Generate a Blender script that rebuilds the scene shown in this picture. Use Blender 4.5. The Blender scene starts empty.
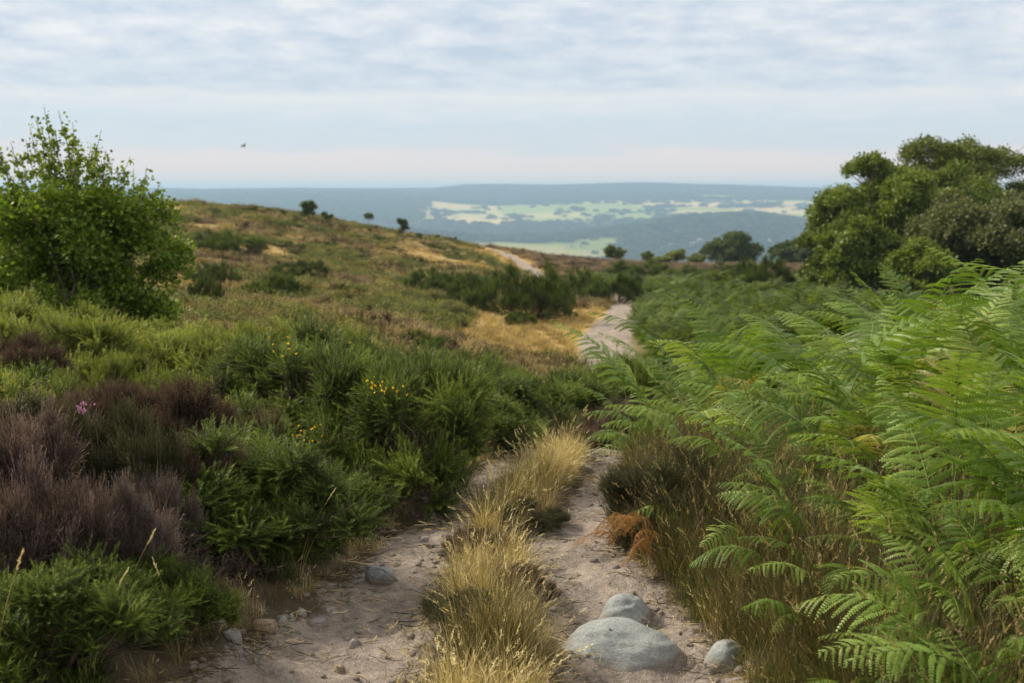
import bpy, math, random
import numpy as np

# ------------------------------------------------------------------ basics
W, H, F = 1024, 683, 1138.0
CAM_Z, HOR = 1.6, 190.0
TH = math.atan((341.5 - HOR) / F)
CT, ST = math.cos(TH), math.sin(TH)
scene = bpy.context.scene
COL = scene.collection
R = math.radians


def at(px, py, Y):
    u, v = (px - 512) / F, (341.5 - py) / F
    d = (u, CT + v * ST, -ST + v * CT)
    t = Y / d[1]
    return (d[0] * t, Y, CAM_Z + d[2] * t)


def rng_(s):
    return np.random.default_rng(s)


# ------------------------------------------------------------------ noise
def _hash(ix, iy, s):
    n = (ix.astype(np.int64) * 374761393 + iy.astype(np.int64) * 668265263 + s * 982451653) & 0xFFFFFFFF
    n = ((n ^ (n >> 13)) * 1274126177) & 0xFFFFFFFF
    n = n ^ (n >> 16)
    return (n & 0xFFFFFF) / float(0xFFFFFF)


def vnoise(x, y, s=0):
    ix, iy = np.floor(x), np.floor(y)
    fx, fy = x - ix, y - iy
    fx, fy = fx * fx * (3 - 2 * fx), fy * fy * (3 - 2 * fy)
    a, b = _hash(ix, iy, s), _hash(ix + 1, iy, s)
    c, d = _hash(ix, iy + 1, s), _hash(ix + 1, iy + 1, s)
    return (a * (1 - fx) + b * fx) * (1 - fy) + (c * (1 - fx) + d * fx) * fy


def fbm(x, y, o=4, s=0):
    x, y = np.asarray(x, float), np.asarray(y, float)
    t, amp, tot = 0, 1.0, 0
    for k in range(o):
        t = t + amp * vnoise(x * 2 ** k + 17.3 * k, y * 2 ** k - 9.1 * k, s + k)
        tot += amp
        amp *= .5
    return t / tot


def sstep(a, b, x):
    t = np.clip((np.asarray(x, float) - a) / (b - a), 0, 1)
    return t * t * (3 - 2 * t)


# ------------------------------------------------------------------ terrain
CP = [(.45, 3.7, 0), (.28, 5, 0), (.45, 6, 0), (-.6, 4, -.05), (-.4, 5, -.05), (-.2, 6.2, -.05), (0, 2, 0), (-1, 2, .05),
      (1, 2, .05), (0, -4, .1), (4, -4, .2), (-4, -4, .5), (-.1, 4, .03), (0, 5, .03), (.2, 7, -.05),
      (-1.15, 4.3, .08), (-1.7, 4, .32), (-2.5, 4, .45), (-1.5, 6, .12), (-2.5, 6, .28), (-4, 8, .3), (-1, 8, -.2), (-3, 10, 0),
      (-6, 12, .2), (-1, 11, -.75), (-9, 18, 0), (-4, 15, -.5),
      (.9, 4, .03), (1.5, 4, .12), (2.5, 4, .18), (1.2, 6, .0), (2.5, 6, .1), (5, 7, .1), (2, 9, -.5), (5, 11, -.5),
      (.5, 8.2, -.28), (.8, 10, -.7), (1.3, 15, -1.6), (1.9, 22, -2.2), (2.17, 28, -2.1), (3.57, 36, -2.45), (-1.5, 15, -1.35),
      at(250, 300, 30), at(180, 262, 45), at(400, 300, 35), at(450, 345, 25), at(300, 330, 20), at(120, 300, 22),
      at(180, 209, 80), at(300, 217, 92), at(400, 236, 102), at(300, 255, 60), at(420, 262, 70), at(500, 300, 45), at(0, 200, 80),
      at(-200, 195, 80), at(-200, 240, 45),
      at(555, 284, 70), at(525, 265, 90), at(500, 251, 110), at(472, 244, 128), at(560, 257, 130), at(640, 268, 118), at(720, 281, 95),
      at(740, 318, 35), at(700, 352, 22), at(810, 290, 60), at(760, 286, 75), at(830, 272, 85), at(900, 318, 45), at(1050, 320, 45),
      at(1050, 350, 25), at(900, 345, 22), at(1000, 285, 90), at(640, 290, 62), at(1300, 300, 60), at(790, 268, 120)]
CPA = np.array(CP)


def _uv(x, y):
    y = np.maximum(y, -5.0)
    return np.clip(x / (y + 7.0), -1.3, 1.3) * 2.2, np.log(y + 7.0)


def _fit():
    u, v = _uv(CPA[:, 0], CPA[:, 1])
    D = np.hypot(u[:, None] - u[None], v[:, None] - v[None])
    n = len(u)
    A = np.zeros((n + 1, n + 1))
    A[:n, :n] = np.sqrt(D * D + .02) - 1e-3 * 0
    A[:n, :n] += np.eye(n) * -.004
    A[:n, n] = 1
    A[n, :n] = 1
    b = np.append(CPA[:, 2], 0)
    return np.linalg.solve(A, b), u, v


_wts, _cu, _cv = _fit()

TR_R = [(.42, 1.5, .34), (.45, 3.7, .27), (.29, 5, .19), (.47, 6, .10), (.62, 7, .10), (.75, 9, .2), (1.0, 12, .3), (1.5, 17, .45), (1.95, 22, .55),
        (2.3, 28, .62), (3.5, 36, .6), (4.6, 45, .6), (4.2, 58, .6), (2.65, 70, .62), (1.0, 90, .65), (-1.2, 110, .7), (-4.4, 128, .7), (-9, 150, .8)]
TR_L = [(-.75, 1.5, .36), (-.66, 3.6, .34), (-.55, 4.3, .24), (-.47, 5, .17), (-.28, 5.9, .13), (-.12, 6.5, .12), (.2, 7.6, .14), (.7, 9, .2)]


def polydist(x, y, poly):
    best = np.full(np.shape(x), 1e9)
    for (x0, y0, w0), (x1, y1, w1) in zip(poly[:-1], poly[1:]):
        dx, dy = x1 - x0, y1 - y0
        t = np.clip(((x - x0) * dx + (y - y0) * dy) / (dx * dx + dy * dy), 0, 1)
        d = np.hypot(x - x0 - t * dx, y - y0 - t * dy) - (w0 + t * (w1 - w0))
        best = np.minimum(best, d)
    return best


def path_x(y):
    return np.interp(y, [p[1] for p in TR_R], [p[0] for p in TR_R])


def near_h(x, y):
    x, y = np.asarray(x, float), np.asarray(y, float)
    sh = x.shape
    u, v = _uv(x.ravel(), y.ravel())
    z = np.full(u.shape, _wts[-1])
    for k in range(len(_cu)):
        z += _wts[k] * np.sqrt((u - _cu[k]) ** 2 + (v - _cv[k]) ** 2 + .02)
    return z.reshape(sh)


def far_h(x, y):
    r = np.hypot(x, y)
    ang = np.arctan2(x, y)
    n1 = fbm(x / 900, y / 900, 4, 5) - .5
    n2 = fbm(ang * 9 + 3, r * 0 + 2, 3, 9) - .5
    rr = r + 500 * (fbm(ang * 6 + 11, r * 0, 3, 21) - .5) * sstep(2000, 3500, r)
    base = np.interp(rr, [0, 110, 170, 260, 600, 1200, 2000, 2700, 3300, 3750, 4100, 5200, 5700, 6300, 7000, 12000],
                     [-4, -6, -14, -32, -95, -142, -150, -150, -147, -132, -112, -44, -26, 2, 10, -80])
    n3 = fbm(x / 1300 + 4, y / 520, 3, 15) - .5
    base = base + n3 * 62 * sstep(2200, 2900, r) * sstep(4600, 3700, r)
    base = base + 62 * np.exp(-((ang - .19 - .05 * n2) / .12) ** 2) * np.exp(-((r - 3250) / 420) ** 2) + 40 * np.exp(-((ang + .12) / .10) ** 2) * np.exp(-((r - 3000) / 380) ** 2)
    ridge = 22 * n2 + 16 * sstep(-.07, -.03, ang) * sstep(.36, .05, ang) - 4
    return base + n1 * 30 * sstep(500, 2500, r) + ridge * sstep(5300, 6500, r)


def bump(x, y):
    d = np.minimum(polydist(x, y, TR_R), polydist(x, y, TR_L))
    off = sstep(.0, .5, d)
    r = np.hypot(x, y)
    b = (fbm(x * .35, y * .35, 3, 31) - .5) * .55 * sstep(11, 30, r) * sstep(.2, 4, d)
    b = b + (fbm(x * 2.2, y * 2.2, 3, 41) - .5) * .10 * off
    b = b + (fbm(x * 4, y * 4, 4, 51) - .5) * .13 * (1 - off) + (fbm(x * 17, y * 17, 2, 53) - .5) * .018 * (1 - off)
    b = b - .035 * (1 - sstep(-.15, .15, d)) * sstep(20, 8, r)
    return b


def ground(x, y, detail=True):
    x, y = np.asarray(x, float), np.asarray(y, float)
    r = np.hypot(x, y)
    # the moor breaks off into the valley beyond its crest
    edge = 128 + 6 * (fbm(x / 30, y * 0, 2, 3) - .5)
    w = sstep(0, 1, (r - edge + 8) / 60)
    zn = near_h(x, np.minimum(y, 135))
    z = zn * (1 - w) + np.minimum(far_h(x, y), zn) * w
    z = np.where(r > 186, far_h(x, y), z)
    if detail:
        z = z + bump(x, y) * (1 - sstep(100, 140, r))
    return z


def gz(x, y):
    return float(ground(np.array([x]), np.array([y]))[0])


# ------------------------------------------------------------------ mesh helpers
def build_mesh(name, pieces, mats):
    """pieces: (V (n,3), F (m,k), tone (n,), material index)"""
    Vs, loops, starts, tones, mi = [], [], [], [], []
    vo, lo = 0, 0
    for p in pieces:
        V, Fc, T = p[0], p[1], p[2]
        m_ = p[3] if len(p) > 3 else 0
        if len(V) == 0:
            continue
        k = Fc.shape[1]
        Vs.append(V)
        tones.append(np.broadcast_to(np.asarray(T, float), (len(V),)))
        loops.append((Fc + vo).ravel())
        starts.append(lo + np.arange(len(Fc)) * k)
        mi.append(np.full(len(Fc), m_))
        vo += len(V)
        lo += Fc.size
    V = np.concatenate(Vs)
    L = np.concatenate(loops)
    S = np.concatenate(starts)
    me = bpy.data.meshes.new(name)
    me.vertices.add(len(V))
    me.vertices.foreach_set('co', V.astype(np.float32).ravel())
    me.loops.add(len(L))
    me.loops.foreach_set('vertex_index', L.astype(np.int32))
    me.polygons.add(len(S))
    me.polygons.foreach_set('loop_start', S.astype(np.int32))
    me.polygons.foreach_set('material_index', np.concatenate(mi).astype(np.int32))
    for m in mats:
        me.materials.append(m)
    a = me.attributes.new('tone', 'FLOAT', 'POINT')
    a.data.foreach_set('value', np.concatenate(tones).astype(np.float32))
    me.update(calc_edges=True)
    return me


def smooth(me):
    me.polygons.foreach_set('use_smooth', np.ones(len(me.polygons), bool))
    return me


def mesh_obj(name, me, parent=None, loc=None):
    o = bpy.data.objects.new(name, me)
    COL.objects.link(o)
    if parent is not None:
        o.parent = parent
    if loc is not None:
        o.location = loc
    return o


def tag(o, label=None, cat=None, group=None, kind=None):
    for k, v in (('label', label), ('category', cat), ('group', group), ('kind', kind)):
        if v:
            o[k] = v
    return o


def empty(name, loc=(0, 0, 0), rz=0, sc=1.0):
    o = bpy.data.objects.new(name, None)
    o.empty_display_size = .1
    o.location = loc
    o.rotation_euler = (0, 0, rz)
    o.scale = (sc, sc, sc) if np.isscalar(sc) else sc
    COL.objects.link(o)
    return o


def copy_thing(src, parts, loc, rz, sc, label, group=None, cat=None):
    """copy a thing (an Empty) and its parts; mesh data are shared"""
    r = src.copy()
    COL.objects.link(r)
    r.location, r.rotation_euler = loc, (0, 0, rz)
    r.scale = (sc, sc, sc) if np.isscalar(sc) else sc
    r['label'] = label
    if group:
        r['group'] = group
    for ch in parts:
        c = ch.copy()
        COL.objects.link(c)
        c.parent = r
    return r


def frames(d, roll):
    """rotation matrices (N,3,3) whose z column is d"""
    d = d / np.linalg.norm(d, axis=1, keepdims=True)
    up = np.where(np.abs(d[:, 2:3]) < .95, np.array([[0, 0, 1.]]), np.array([[1., 0, 0]]))
    x = np.cross(up, d)
    x /= np.linalg.norm(x, axis=1, keepdims=True)
    y = np.cross(d, x)
    c, s = np.cos(roll)[:, None], np.sin(roll)[:, None]
    return np.stack([x * c + y * s, -x * s + y * c, d], axis=2)


def replicate(tmpl, M, P, S, dt=None):
    V, Fc, T = tmpl
    N, n = len(P), len(V)
    S = np.asarray(S, float)
    if S.ndim == 1:
        S = np.repeat(S[:, None], 3, 1)
    VV = np.einsum('nij,nkj->nki', M, V[None] * S[:, None, :]) + P[:, None, :]
    FF = Fc[None] + (np.arange(N) * n)[:, None, None]
    TT = np.broadcast_to(T[None], (N, n))
    if dt is not None:
        TT = np.clip(TT + dt[:, None], 0, 1)
    return VV.reshape(-1, 3), FF.reshape(-1, Fc.shape[1]), TT.ravel()


def tube(pts, rad, sides=6, tone=.5, cap=True):
    pts = np.asarray(pts, float)
    n = len(pts)
    rad = np.broadcast_to(np.asarray(rad, float), (n,))
    tan = np.gradient(pts, axis=0)
    M = frames(tan + 1e-9, np.zeros(n))
    for i in range(1, n):    # keep the ring frame from twisting
        x = M[i - 1][:, 0] - M[i][:, 2] * np.dot(M[i - 1][:, 0], M[i][:, 2])
        x /= np.linalg.norm(x) + 1e-12
        M[i][:, 0] = x
        M[i][:, 1] = np.cross(M[i][:, 2], x)
    a = np.arange(sides) / sides * 2 * np.pi
    V = (pts[:, None] + rad[:, None, None] * (M[:, None, :, 0] * np.cos(a)[None, :, None] + M[:, None, :, 1] * np.sin(a)[None, :, None])).reshape(-1, 3)
    i = np.arange(n - 1)[:, None] * sides
    j = np.arange(sides)[None]
    k = (j + 1) % sides
    Fc = np.stack([i + j, i + k, i + sides + k, i + sides + j], axis=2).reshape(-1, 4)
    return V, Fc, np.full(len(V), tone)


def merge(pieces):
    V, Fc, T, o = [], [], [], 0
    for p in pieces:
        V.append(p[0]); Fc.append(p[1] + o); T.append(np.broadcast_to(p[2], (len(p[0]),)))
        o += len(p[0])
    return np.concatenate(V), np.concatenate(Fc), np.concatenate(T)


# ------------------------------------------------------------------ materials
def new_mat(name):
    m = bpy.data.materials.new(name)
    m.use_nodes = True
    nt = m.node_tree
    nt.nodes.clear()
    out = nt.nodes.new('ShaderNodeOutputMaterial')
    return m, nt, out


def nd(nt, t, **kw):
    n = nt.nodes.new(t)
    for k, v in kw.items():
        if k == 'inp':
            for a, b in v.items():
                if hasattr(b, 'is_linked'):
                    nt.links.new(b, n.inputs[a])
                else:
                    n.inputs[a].default_value = b
        else:
            setattr(n, k, v)
    return n


def ramp(nt, fac, stops):
    n = nt.nodes.new('ShaderNodeValToRGB')
    e = n.color_ramp.elements
    while len(e) < len(stops):
        e.new(.5)
    for i, (p, c) in enumerate(stops):
        e[i].position = p
        e[i].color = (c[0], c[1], c[2], 1)
    nt.links.new(fac, n.inputs[0])
    return n.outputs[0]


def mmath(nt, op, a, b=None, c=None, clamp=False):
    n = nt.nodes.new('ShaderNodeMath')
    n.operation = op
    n.use_clamp = clamp
    for i, v in enumerate((a, b, c)):
        if v is None:
            continue
        if hasattr(v, 'is_linked'):
            nt.links.new(v, n.inputs[i])
        else:
            n.inputs[i].default_value = v
    return n.outputs[0]


def mixc(nt, fac, a, b, bt='MIX'):
    n = nt.nodes.new('ShaderNodeMix')
    n.data_type = 'RGBA'
    n.blend_type = bt
    for i, v in ((0, fac), (6, a), (7, b)):
        if hasattr(v, 'is_linked'):
            nt.links.new(v, n.inputs[i])
        else:
            n.inputs[i].default_value = v if i == 0 else (v[0], v[1], v[2], 1)
    return n.outputs[2]


def foliage(name, stops, transl=.35, rough=.55, spec=.25, vary=.35, tcol=(1.25, 1.2, .55), rnd=.25):
    """leaf material: colour from the per-blade tone and a per-plant random shift"""
    m, nt, out = new_mat(name)
    tone = nd(nt, 'ShaderNodeAttribute', attribute_name='tone').outputs['Fac']
    oi = nd(nt, 'ShaderNodeObjectInfo')
    geo = nd(nt, 'ShaderNodeNewGeometry')
    isl = geo.outputs['Random Per Island']
    f = mmath(nt, 'ADD', tone, mmath(nt, 'MULTIPLY', mmath(nt, 'SUBTRACT', isl, .5), vary))
    f = mmath(nt, 'ADD', f, mmath(nt, 'MULTIPLY', mmath(nt, 'SUBTRACT', oi.outputs['Random'], .5), rnd), clamp=True)
    c = ramp(nt, f, stops)
    bs = nd(nt, 'ShaderNodeBsdfPrincipled', inp={'Base Color': c, 'Roughness': rough, 'Specular IOR Level': spec})
    tc = mixc(nt, 1.0, c, tcol, 'MULTIPLY')
    tr = nd(nt, 'ShaderNodeBsdfTranslucent', inp={'Color': tc})
    mx = nd(nt, 'ShaderNodeMixShader', inp={0: transl, 1: bs.outputs[0], 2: tr.outputs[0]})
    nt.links.new(mx.outputs[0], out.inputs[0])
    return m


def simple(name, c1, c2, scale=20, rough=.8, bumpd=.3, detail=6, spec=.3):
    m, nt, out = new_mat(name)
    tc = nd(nt, 'ShaderNodeTexCoord')
    n = nd(nt, 'ShaderNodeTexNoise', inp={'Vector': tc.outputs['Object'], 'Scale': scale, 'Detail': detail})
    c = ramp(nt, n.outputs[0], [(.3, c1), (.7, c2)])
    b = nd(nt, 'ShaderNodeBump', inp={'Strength': bumpd, 'Distance': .01, 'Height': n.outputs[0]})
    bs = nd(nt, 'ShaderNodeBsdfPrincipled', inp={'Base Color': c, 'Roughness': rough, 'Normal': b.outputs[0], 'Specular IOR Level': spec})
    nt.links.new(bs.outputs[0], out.inputs[0])
    return m


M_gorse = foliage('gorse_green', [(0, (.026, .034, .008)), (.4, (.054, .086, .014)), (.75, (.135, .20, .028)), (1, (.30, .36, .07))], .25, .5, .3)
M_gorse_y = foliage('gorse_yellow_green', [(0, (.06, .065, .015)), (.4, (.15, .19, .028)), (.75, (.29, .34, .055)), (1, (.46, .49, .12))], .3, .5, .3)  # lighter, yellower green than the dark gorse
M_gorse_far = foliage('gorse_moor_green', [(0, (.03, .04, .01)), (.5, (.075, .12, .022)), (1, (.19, .26, .05))], .25, .55, .2)
M_heather = foliage('heather_purple_brown', [(0, (.04, .03, .024)), (.4, (.105, .072, .063)), (.75, (.24, .165, .155)), (1, (.42, .32, .31))], .15, .7, .15)
M_heather_o = foliage('heather_olive', [(0, (.03, .03, .015)), (.4, (.062, .068, .03)), (.75, (.12, .11, .06)), (1, (.24, .18, .16))], .15, .7, .15)
M_heather_d = foliage('heather_maroon', [(0, (.045, .03, .022)), (.5, (.13, .082, .063)), (1, (.27, .185, .145))], .15, .7, .15)
M_heather_g = foliage('heather_grey', [(0, (.05, .038, .032)), (.5, (.16, .118, .108)), (1, (.37, .30, .285))], .1, .7, .15)
M_moor_b = foliage('moor_heather_brown', [(0, (.05, .038, .022)), (.5, (.18, .14, .075)), (1, (.38, .31, .17))], .2, .7, .15, rnd=1.3)
M_moor_p = foliage('moor_heather_dusky', [(0, (.06, .042, .035)), (.5, (.15, .10, .085)), (1, (.28, .20, .165))], .2, .7, .15, rnd=1.3)
M_moor_o = foliage('moor_heather_olive', [(0, (.05, .055, .018)), (.5, (.16, .165, .05)), (1, (.34, .33, .12))], .2, .7, .15, rnd=1.3)
M_moor_s = foliage('moor_heather_straw', [(0, (.12, .09, .045)), (.5, (.34, .26, .13)), (1, (.52, .43, .23))], .2, .7, .15, rnd=1.3)
M_fern = foliage('bracken_green', [(0, (.05, .078, .012)), (.4, (.105, .188, .026)), (.75, (.19, .295, .05)), (1, (.36, .44, .13))], .38, .42, .3, .18, rnd=.6)
M_fern_far = foliage('bracken_carpet_green', [(0, (.03, .042, .008)), (.5, (.075, .12, .018)), (1, (.18, .24, .045))], .36, .5, .2, .3, rnd=.7)
M_fstalk = simple('bracken_stalk_green', (.12, .17, .04), (.22, .26, .08), 30)
M_fern_y = foliage('bracken_yellowing', [(0, (.13, .12, .02)), (.5, (.26, .25, .045)), (1, (.44, .42, .11))], .38, .45, .3, .3, rnd=.6)
M_fdead = foliage('bracken_dead_orange', [(0, (.09, .045, .018)), (.5, (.29, .14, .05)), (1, (.50, .31, .14))], .35, .6, .2)
M_straw = foliage('grass_straw', [(0, (.15, .125, .055)), (.35, (.42, .33, .145)), (.75, (.66, .53, .27)), (1, (.80, .71, .47))], .3, .5, .3, .4, rnd=.6)
M_tuss = foliage('moor_grass_straw', [(0, (.16, .12, .04)), (.5, (.40, .29, .11)), (1, (.58, .45, .20))], .25, .6, .2, .4, rnd=.8)
M_bgrass = foliage('bank_grass_olive', [(0, (.03, .03, .011)), (.4, (.07, .068, .022)), (.75, (.14, .115, .048)), (1, (.40, .31, .15))], .3, .5, .3, .45, rnd=.7)
M_ggrass = foliage('grass_green', [(0, (.05, .075, .016)), (.5, (.12, .18, .04)), (1, (.28, .31, .10))], .35, .5, .3, .4)
M_bilb = foliage('bilberry_green', [(0, (.035, .05, .012)), (.5, (.10, .13, .03)), (1, (.22, .23, .06))], .3, .5, .3, .4, rnd=.8)
M_birch = foliage('birch_leaf', [(0, (.05, .08, .014)), (.5, (.14, .225, .028)), (1, (.33, .41, .08))], .4, .45, .15, .5)
M_oak = foliage('oak_leaf', [(0, (.05, .068, .012)), (.5, (.12, .175, .025)), (1, (.27, .33, .06))], .3, .5, .3, .5)
M_oak2 = foliage('oak_leaf_olive', [(0, (.055, .068, .014)), (.5, (.14, .18, .03)), (1, (.28, .31, .07))], .3, .5, .3, .5)
M_willow = foliage('sallow_leaf', [(0, (.05, .06, .022)), (.5, (.115, .135, .048)), (1, (.24, .25, .11))], .25, .5, .3, .5)
M_dark = foliage('dark_tree_leaf', [(0, (.03, .048, .015)), (.5, (.07, .10, .025)), (1, (.14, .18, .045))], .25, .5, .3, .5)
M_bark = simple('bark', (.07, .055, .04), (.20, .16, .12), 14, .9, .8)
M_birchbark = simple('birch_bark', (.10, .07, .055), (.30, .24, .20), 20, .8, .4)
M_twig = simple('woody_stem', (.06, .045, .03), (.16, .12, .08), 30, .9, .4)
M_yellow = foliage('gorse_flower_yellow', [(0, (.65, .38, .01)), (1, (.85, .60, .03))], .3, .5, .3)
M_purple = foliage('heather_flower_purple', [(0, (.30, .10, .30)), (1, (.55, .30, .58))], .3, .5, .3)
M_bird = simple('bird_grey', (.05, .05, .055), (.10, .10, .11), 10)
M_wood_far = foliage('valley_wood_green', [(0, (.012, .026, .008)), (.5, (.035, .058, .018)), (1, (.085, .11, .035))], .1, .8, .1, .3, rnd=1.2)
M_wall = simple('pale_render', (.45, .42, .37), (.58, .55, .50), 2, .9, .1)
M_roof = simple('slate_roof', (.16, .14, .14), (.24, .21, .20), 2, .8, .1)


def stone_mat(name, c1, c2, c3, lich=.5):
    m, nt, out = new_mat(name)
    tc = nd(nt, 'ShaderNodeTexCoord').outputs['Object']
    big = nd(nt, 'ShaderNodeTexNoise', inp={'Vector': tc, 'Scale': 7.0, 'Detail': 8, 'Roughness': .62})
    fine = nd(nt, 'ShaderNodeTexNoise', inp={'Vector': tc, 'Scale': 90.0, 'Detail': 6, 'Roughness': .7})
    grit = nd(nt, 'ShaderNodeTexVoronoi', inp={'Vector': tc, 'Scale': 240.0})
    c = ramp(nt, big.outputs[0], [(.32, c1), (.52, c2), (.72, c3)])
    sp = ramp(nt, fine.outputs[0], [(.35, (.62, .62, .62)), (.7, (1.25, 1.25, 1.25))])
    c = mixc(nt, .75, c, sp, 'MULTIPLY')
    ln = nd(nt, 'ShaderNodeTexNoise', inp={'Vector': tc, 'Scale': 16.0, 'Detail': 5})
    lf = mmath(nt, 'MULTIPLY', ramp(nt, ln.outputs[0], [(.60, (0, 0, 0)), (.68, (1, 1, 1))]), lich)
    c = mixc(nt, lf, c, (.10, .11, .075))
    # sand stain round the foot and a few black lichen spots
    oz = nd(nt, 'ShaderNodeSeparateXYZ', inp={0: tc}).outputs[2]
    st = mmath(nt, 'SUBTRACT', .062, mmath(nt, 'ADD', oz, mmath(nt, 'MULTIPLY', mmath(nt, 'SUBTRACT', big.outputs[0], .5), .12)))
    st = mmath(nt, 'MULTIPLY', mmath(nt, 'MULTIPLY', st, 22.0, clamp=True), lich * 2)
    c = mixc(nt, mmath(nt, 'MINIMUM', st, .75), c, (.25, .205, .17))
    sv = nd(nt, 'ShaderNodeTexVoronoi', inp={'Vector': tc, 'Scale': 13.0})
    sn = mmath(nt, 'ADD', sv.outputs['Distance'], mmath(nt, 'MULTIPLY', mmath(nt, 'SUBTRACT', fine.outputs[0], .5), .35))
    sf = mmath(nt, 'MULTIPLY', ramp(nt, sn, [(.13, (1, 1, 1)), (.17, (0, 0, 0))]), lich * 2)
    c = mixc(nt, mmath(nt, 'MINIMUM', sf, .8), c, (.04, .042, .045))
    hgt = mmath(nt, 'ADD', fine.outputs[0], mmath(nt, 'MULTIPLY', grit.outputs['Distance'], .6))
    hgt = mmath(nt, 'ADD', hgt, mmath(nt, 'MULTIPLY', big.outputs[0], 3.0))
    b = nd(nt, 'ShaderNodeBump', inp={'Strength': .7, 'Distance': .006, 'Height': hgt})
    bs = nd(nt, 'ShaderNodeBsdfPrincipled', inp={'Base Color': c, 'Roughness': .85, 'Normal': b.outputs[0], 'Specular IOR Level': .3})
    nt.links.new(bs.outputs[0], out.inputs[0])
    return m


M_stone = stone_mat('gritstone_grey', (.20, .225, .24), (.31, .335, .35), (.42, .42, .41), .4)
M_stone_t = stone_mat('gritstone_tan', (.22, .17, .11), (.36, .28, .19), (.44, .37, .28), .15)
M_stone_p = stone_mat('gritstone_pale', (.30, .29, .27), (.42, .41, .38), (.52, .50, .47), .1)
M_pebble = stone_mat('pebble', (.22, .19, .17), (.33, .28, .25), (.46, .42, .38), 0)


def ground_mat():
    m, nt, out = new_mat('moor_ground')
    col = nd(nt, 'ShaderNodeAttribute', attribute_name='albedo').outputs['Color']
    pm = nd(nt, 'ShaderNodeAttribute', attribute_name='path').outputs['Fac']
    geo = nd(nt, 'ShaderNodeNewGeometry').outputs['Position']
    n1 = nd(nt, 'ShaderNodeTexNoise', inp={'Vector': geo, 'Scale': 1.3, 'Detail': 8, 'Roughness': .65})
    n2 = nd(nt, 'ShaderNodeTexNoise', inp={'Vector': geo, 'Scale': 22.0, 'Detail': 7, 'Roughness': .7})
    n3 = nd(nt, 'ShaderNodeTexNoise', inp={'Vector': geo, 'Scale': 160.0, 'Detail': 3})
    vo = nd(nt, 'ShaderNodeTexVoronoi', inp={'Vector': geo, 'Scale': 75.0, 'Randomness': 1.0})
    # trodden sand and gritstone dust, with a ragged edge and small stones in it
    n4 = nd(nt, 'ShaderNodeTexNoise', inp={'Vector': geo, 'Scale': 5.0, 'Detail': 5})
    pf = mmath(nt, 'ADD', pm, mmath(nt, 'MULTIPLY', mmath(nt, 'SUBTRACT', n2.outputs[0], .5), .9))
    pf = mmath(nt, 'ADD', pf, mmath(nt, 'MULTIPLY', mmath(nt, 'SUBTRACT', n4.outputs[0], .5), 1.1))
    pf = ramp(nt, pf, [(.36, (0, 0, 0)), (.58, (1, 1, 1))])
    sand = ramp(nt, n2.outputs[0], [(.28, (.20, .172, .154)), (.5, (.345, .30, .272)), (.72, (.47, .415, .38))])
    sand = mixc(nt, .7, sand, ramp(nt, n1.outputs[0], [(.3, (.72, .71, .72)), (.7, (1.15, 1.13, 1.1))]), 'MULTIPLY')
    sand = mixc(nt, .6, sand, ramp(nt, n4.outputs[0], [(.32, (.66, .65, .66)), (.62, (1.12, 1.1, 1.08))]), 'MULTIPLY')
    sand = mixc(nt, .55, sand, ramp(nt, n3.outputs[0], [(.32, (.55, .55, .55)), (.68, (1.35, 1.35, 1.35))]), 'MULTIPLY')
    grit = ramp(nt, vo.outputs['Distance'], [(.10, (1, 1, 1)), (.22, (0, 0, 0))])
    sand = mixc(nt, mmath(nt, 'MULTIPLY', grit, .35), sand, vo.outputs['Color'], 'SOFT_LIGHT')
    soil = mixc(nt, .8, col, ramp(nt, n2.outputs[0], [(.25, (.55, .55, .55)), (.75, (1.35, 1.33, 1.3))]), 'MULTIPLY')
    c = mixc(nt, pf, soil, sand)
    hgt = mmath(nt, 'ADD', n2.outputs[0], mmath(nt, 'MULTIPLY', n3.outputs[0], .35))
    hgt = mmath(nt, 'ADD', hgt, mmath(nt, 'MULTIPLY', grit, .15))
    hgt = mmath(nt, 'ADD', hgt, mmath(nt, 'MULTIPLY', n4.outputs[0], 1.6))
    b = nd(nt, 'ShaderNodeBump', inp={'Strength': 1.0, 'Distance': .03, 'Height': hgt})
    bs = nd(nt, 'ShaderNodeBsdfPrincipled', inp={'Base Color': c, 'Roughness': .95, 'Normal': b.outputs[0], 'Specular IOR Level': .15})
    nt.links.new(bs.outputs[0], out.inputs[0])
    return m


M_ground = ground_mat()


# ------------------------------------------------------------------ land cover (world x, y)
def cover(x, y):
    """share of straw, heath, bracken, green grass at a place on the moor"""
    x, y = np.asarray(x, float), np.asarray(y, float)
    px = path_x(y)
    n = fbm(x * .22, y * .22, 4, 61)
    n2 = fbm(x * .5 + 40, y * .5, 3, 67)
    d = np.minimum(polydist(x, y, TR_R), polydist(x, y, TR_L))
    left = sstep(.3, -.3, x - px)
    # straw beside the path where it comes out of the dip, and again towards the crest
    st = left * sstep(24, 27, y) * sstep(44, 38, y) * sstep(-4.8, -2.6, x - px + 1.2 * (n2 - .5))
    st = np.maximum(st, sstep(3.4, 1.0, d + 2 * (n - .5)) * sstep(74, 84, y))
    st = np.maximum(st, left * sstep(66, 72, y) * sstep(84, 78, y) * sstep(-12, -9, x - px) * sstep(.40, .52, n2))
    st = np.maximum(st, left * sstep(.60, .72, n) * .8)
    right = sstep(.0, .8, x - px - .5)
    br = right * sstep(10, 14, y) * sstep(84, 72, y + 5 * (n - .5)) * sstep(.33, .38, n + .16)
    gr = right * sstep(50, 58, y) * sstep(.205, .235, x / np.maximum(y, 1)) * sstep(104, 96, y)
    br = br * (1 - gr * .8)
    return st, br, gr, left, right, d, n, n2


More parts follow.
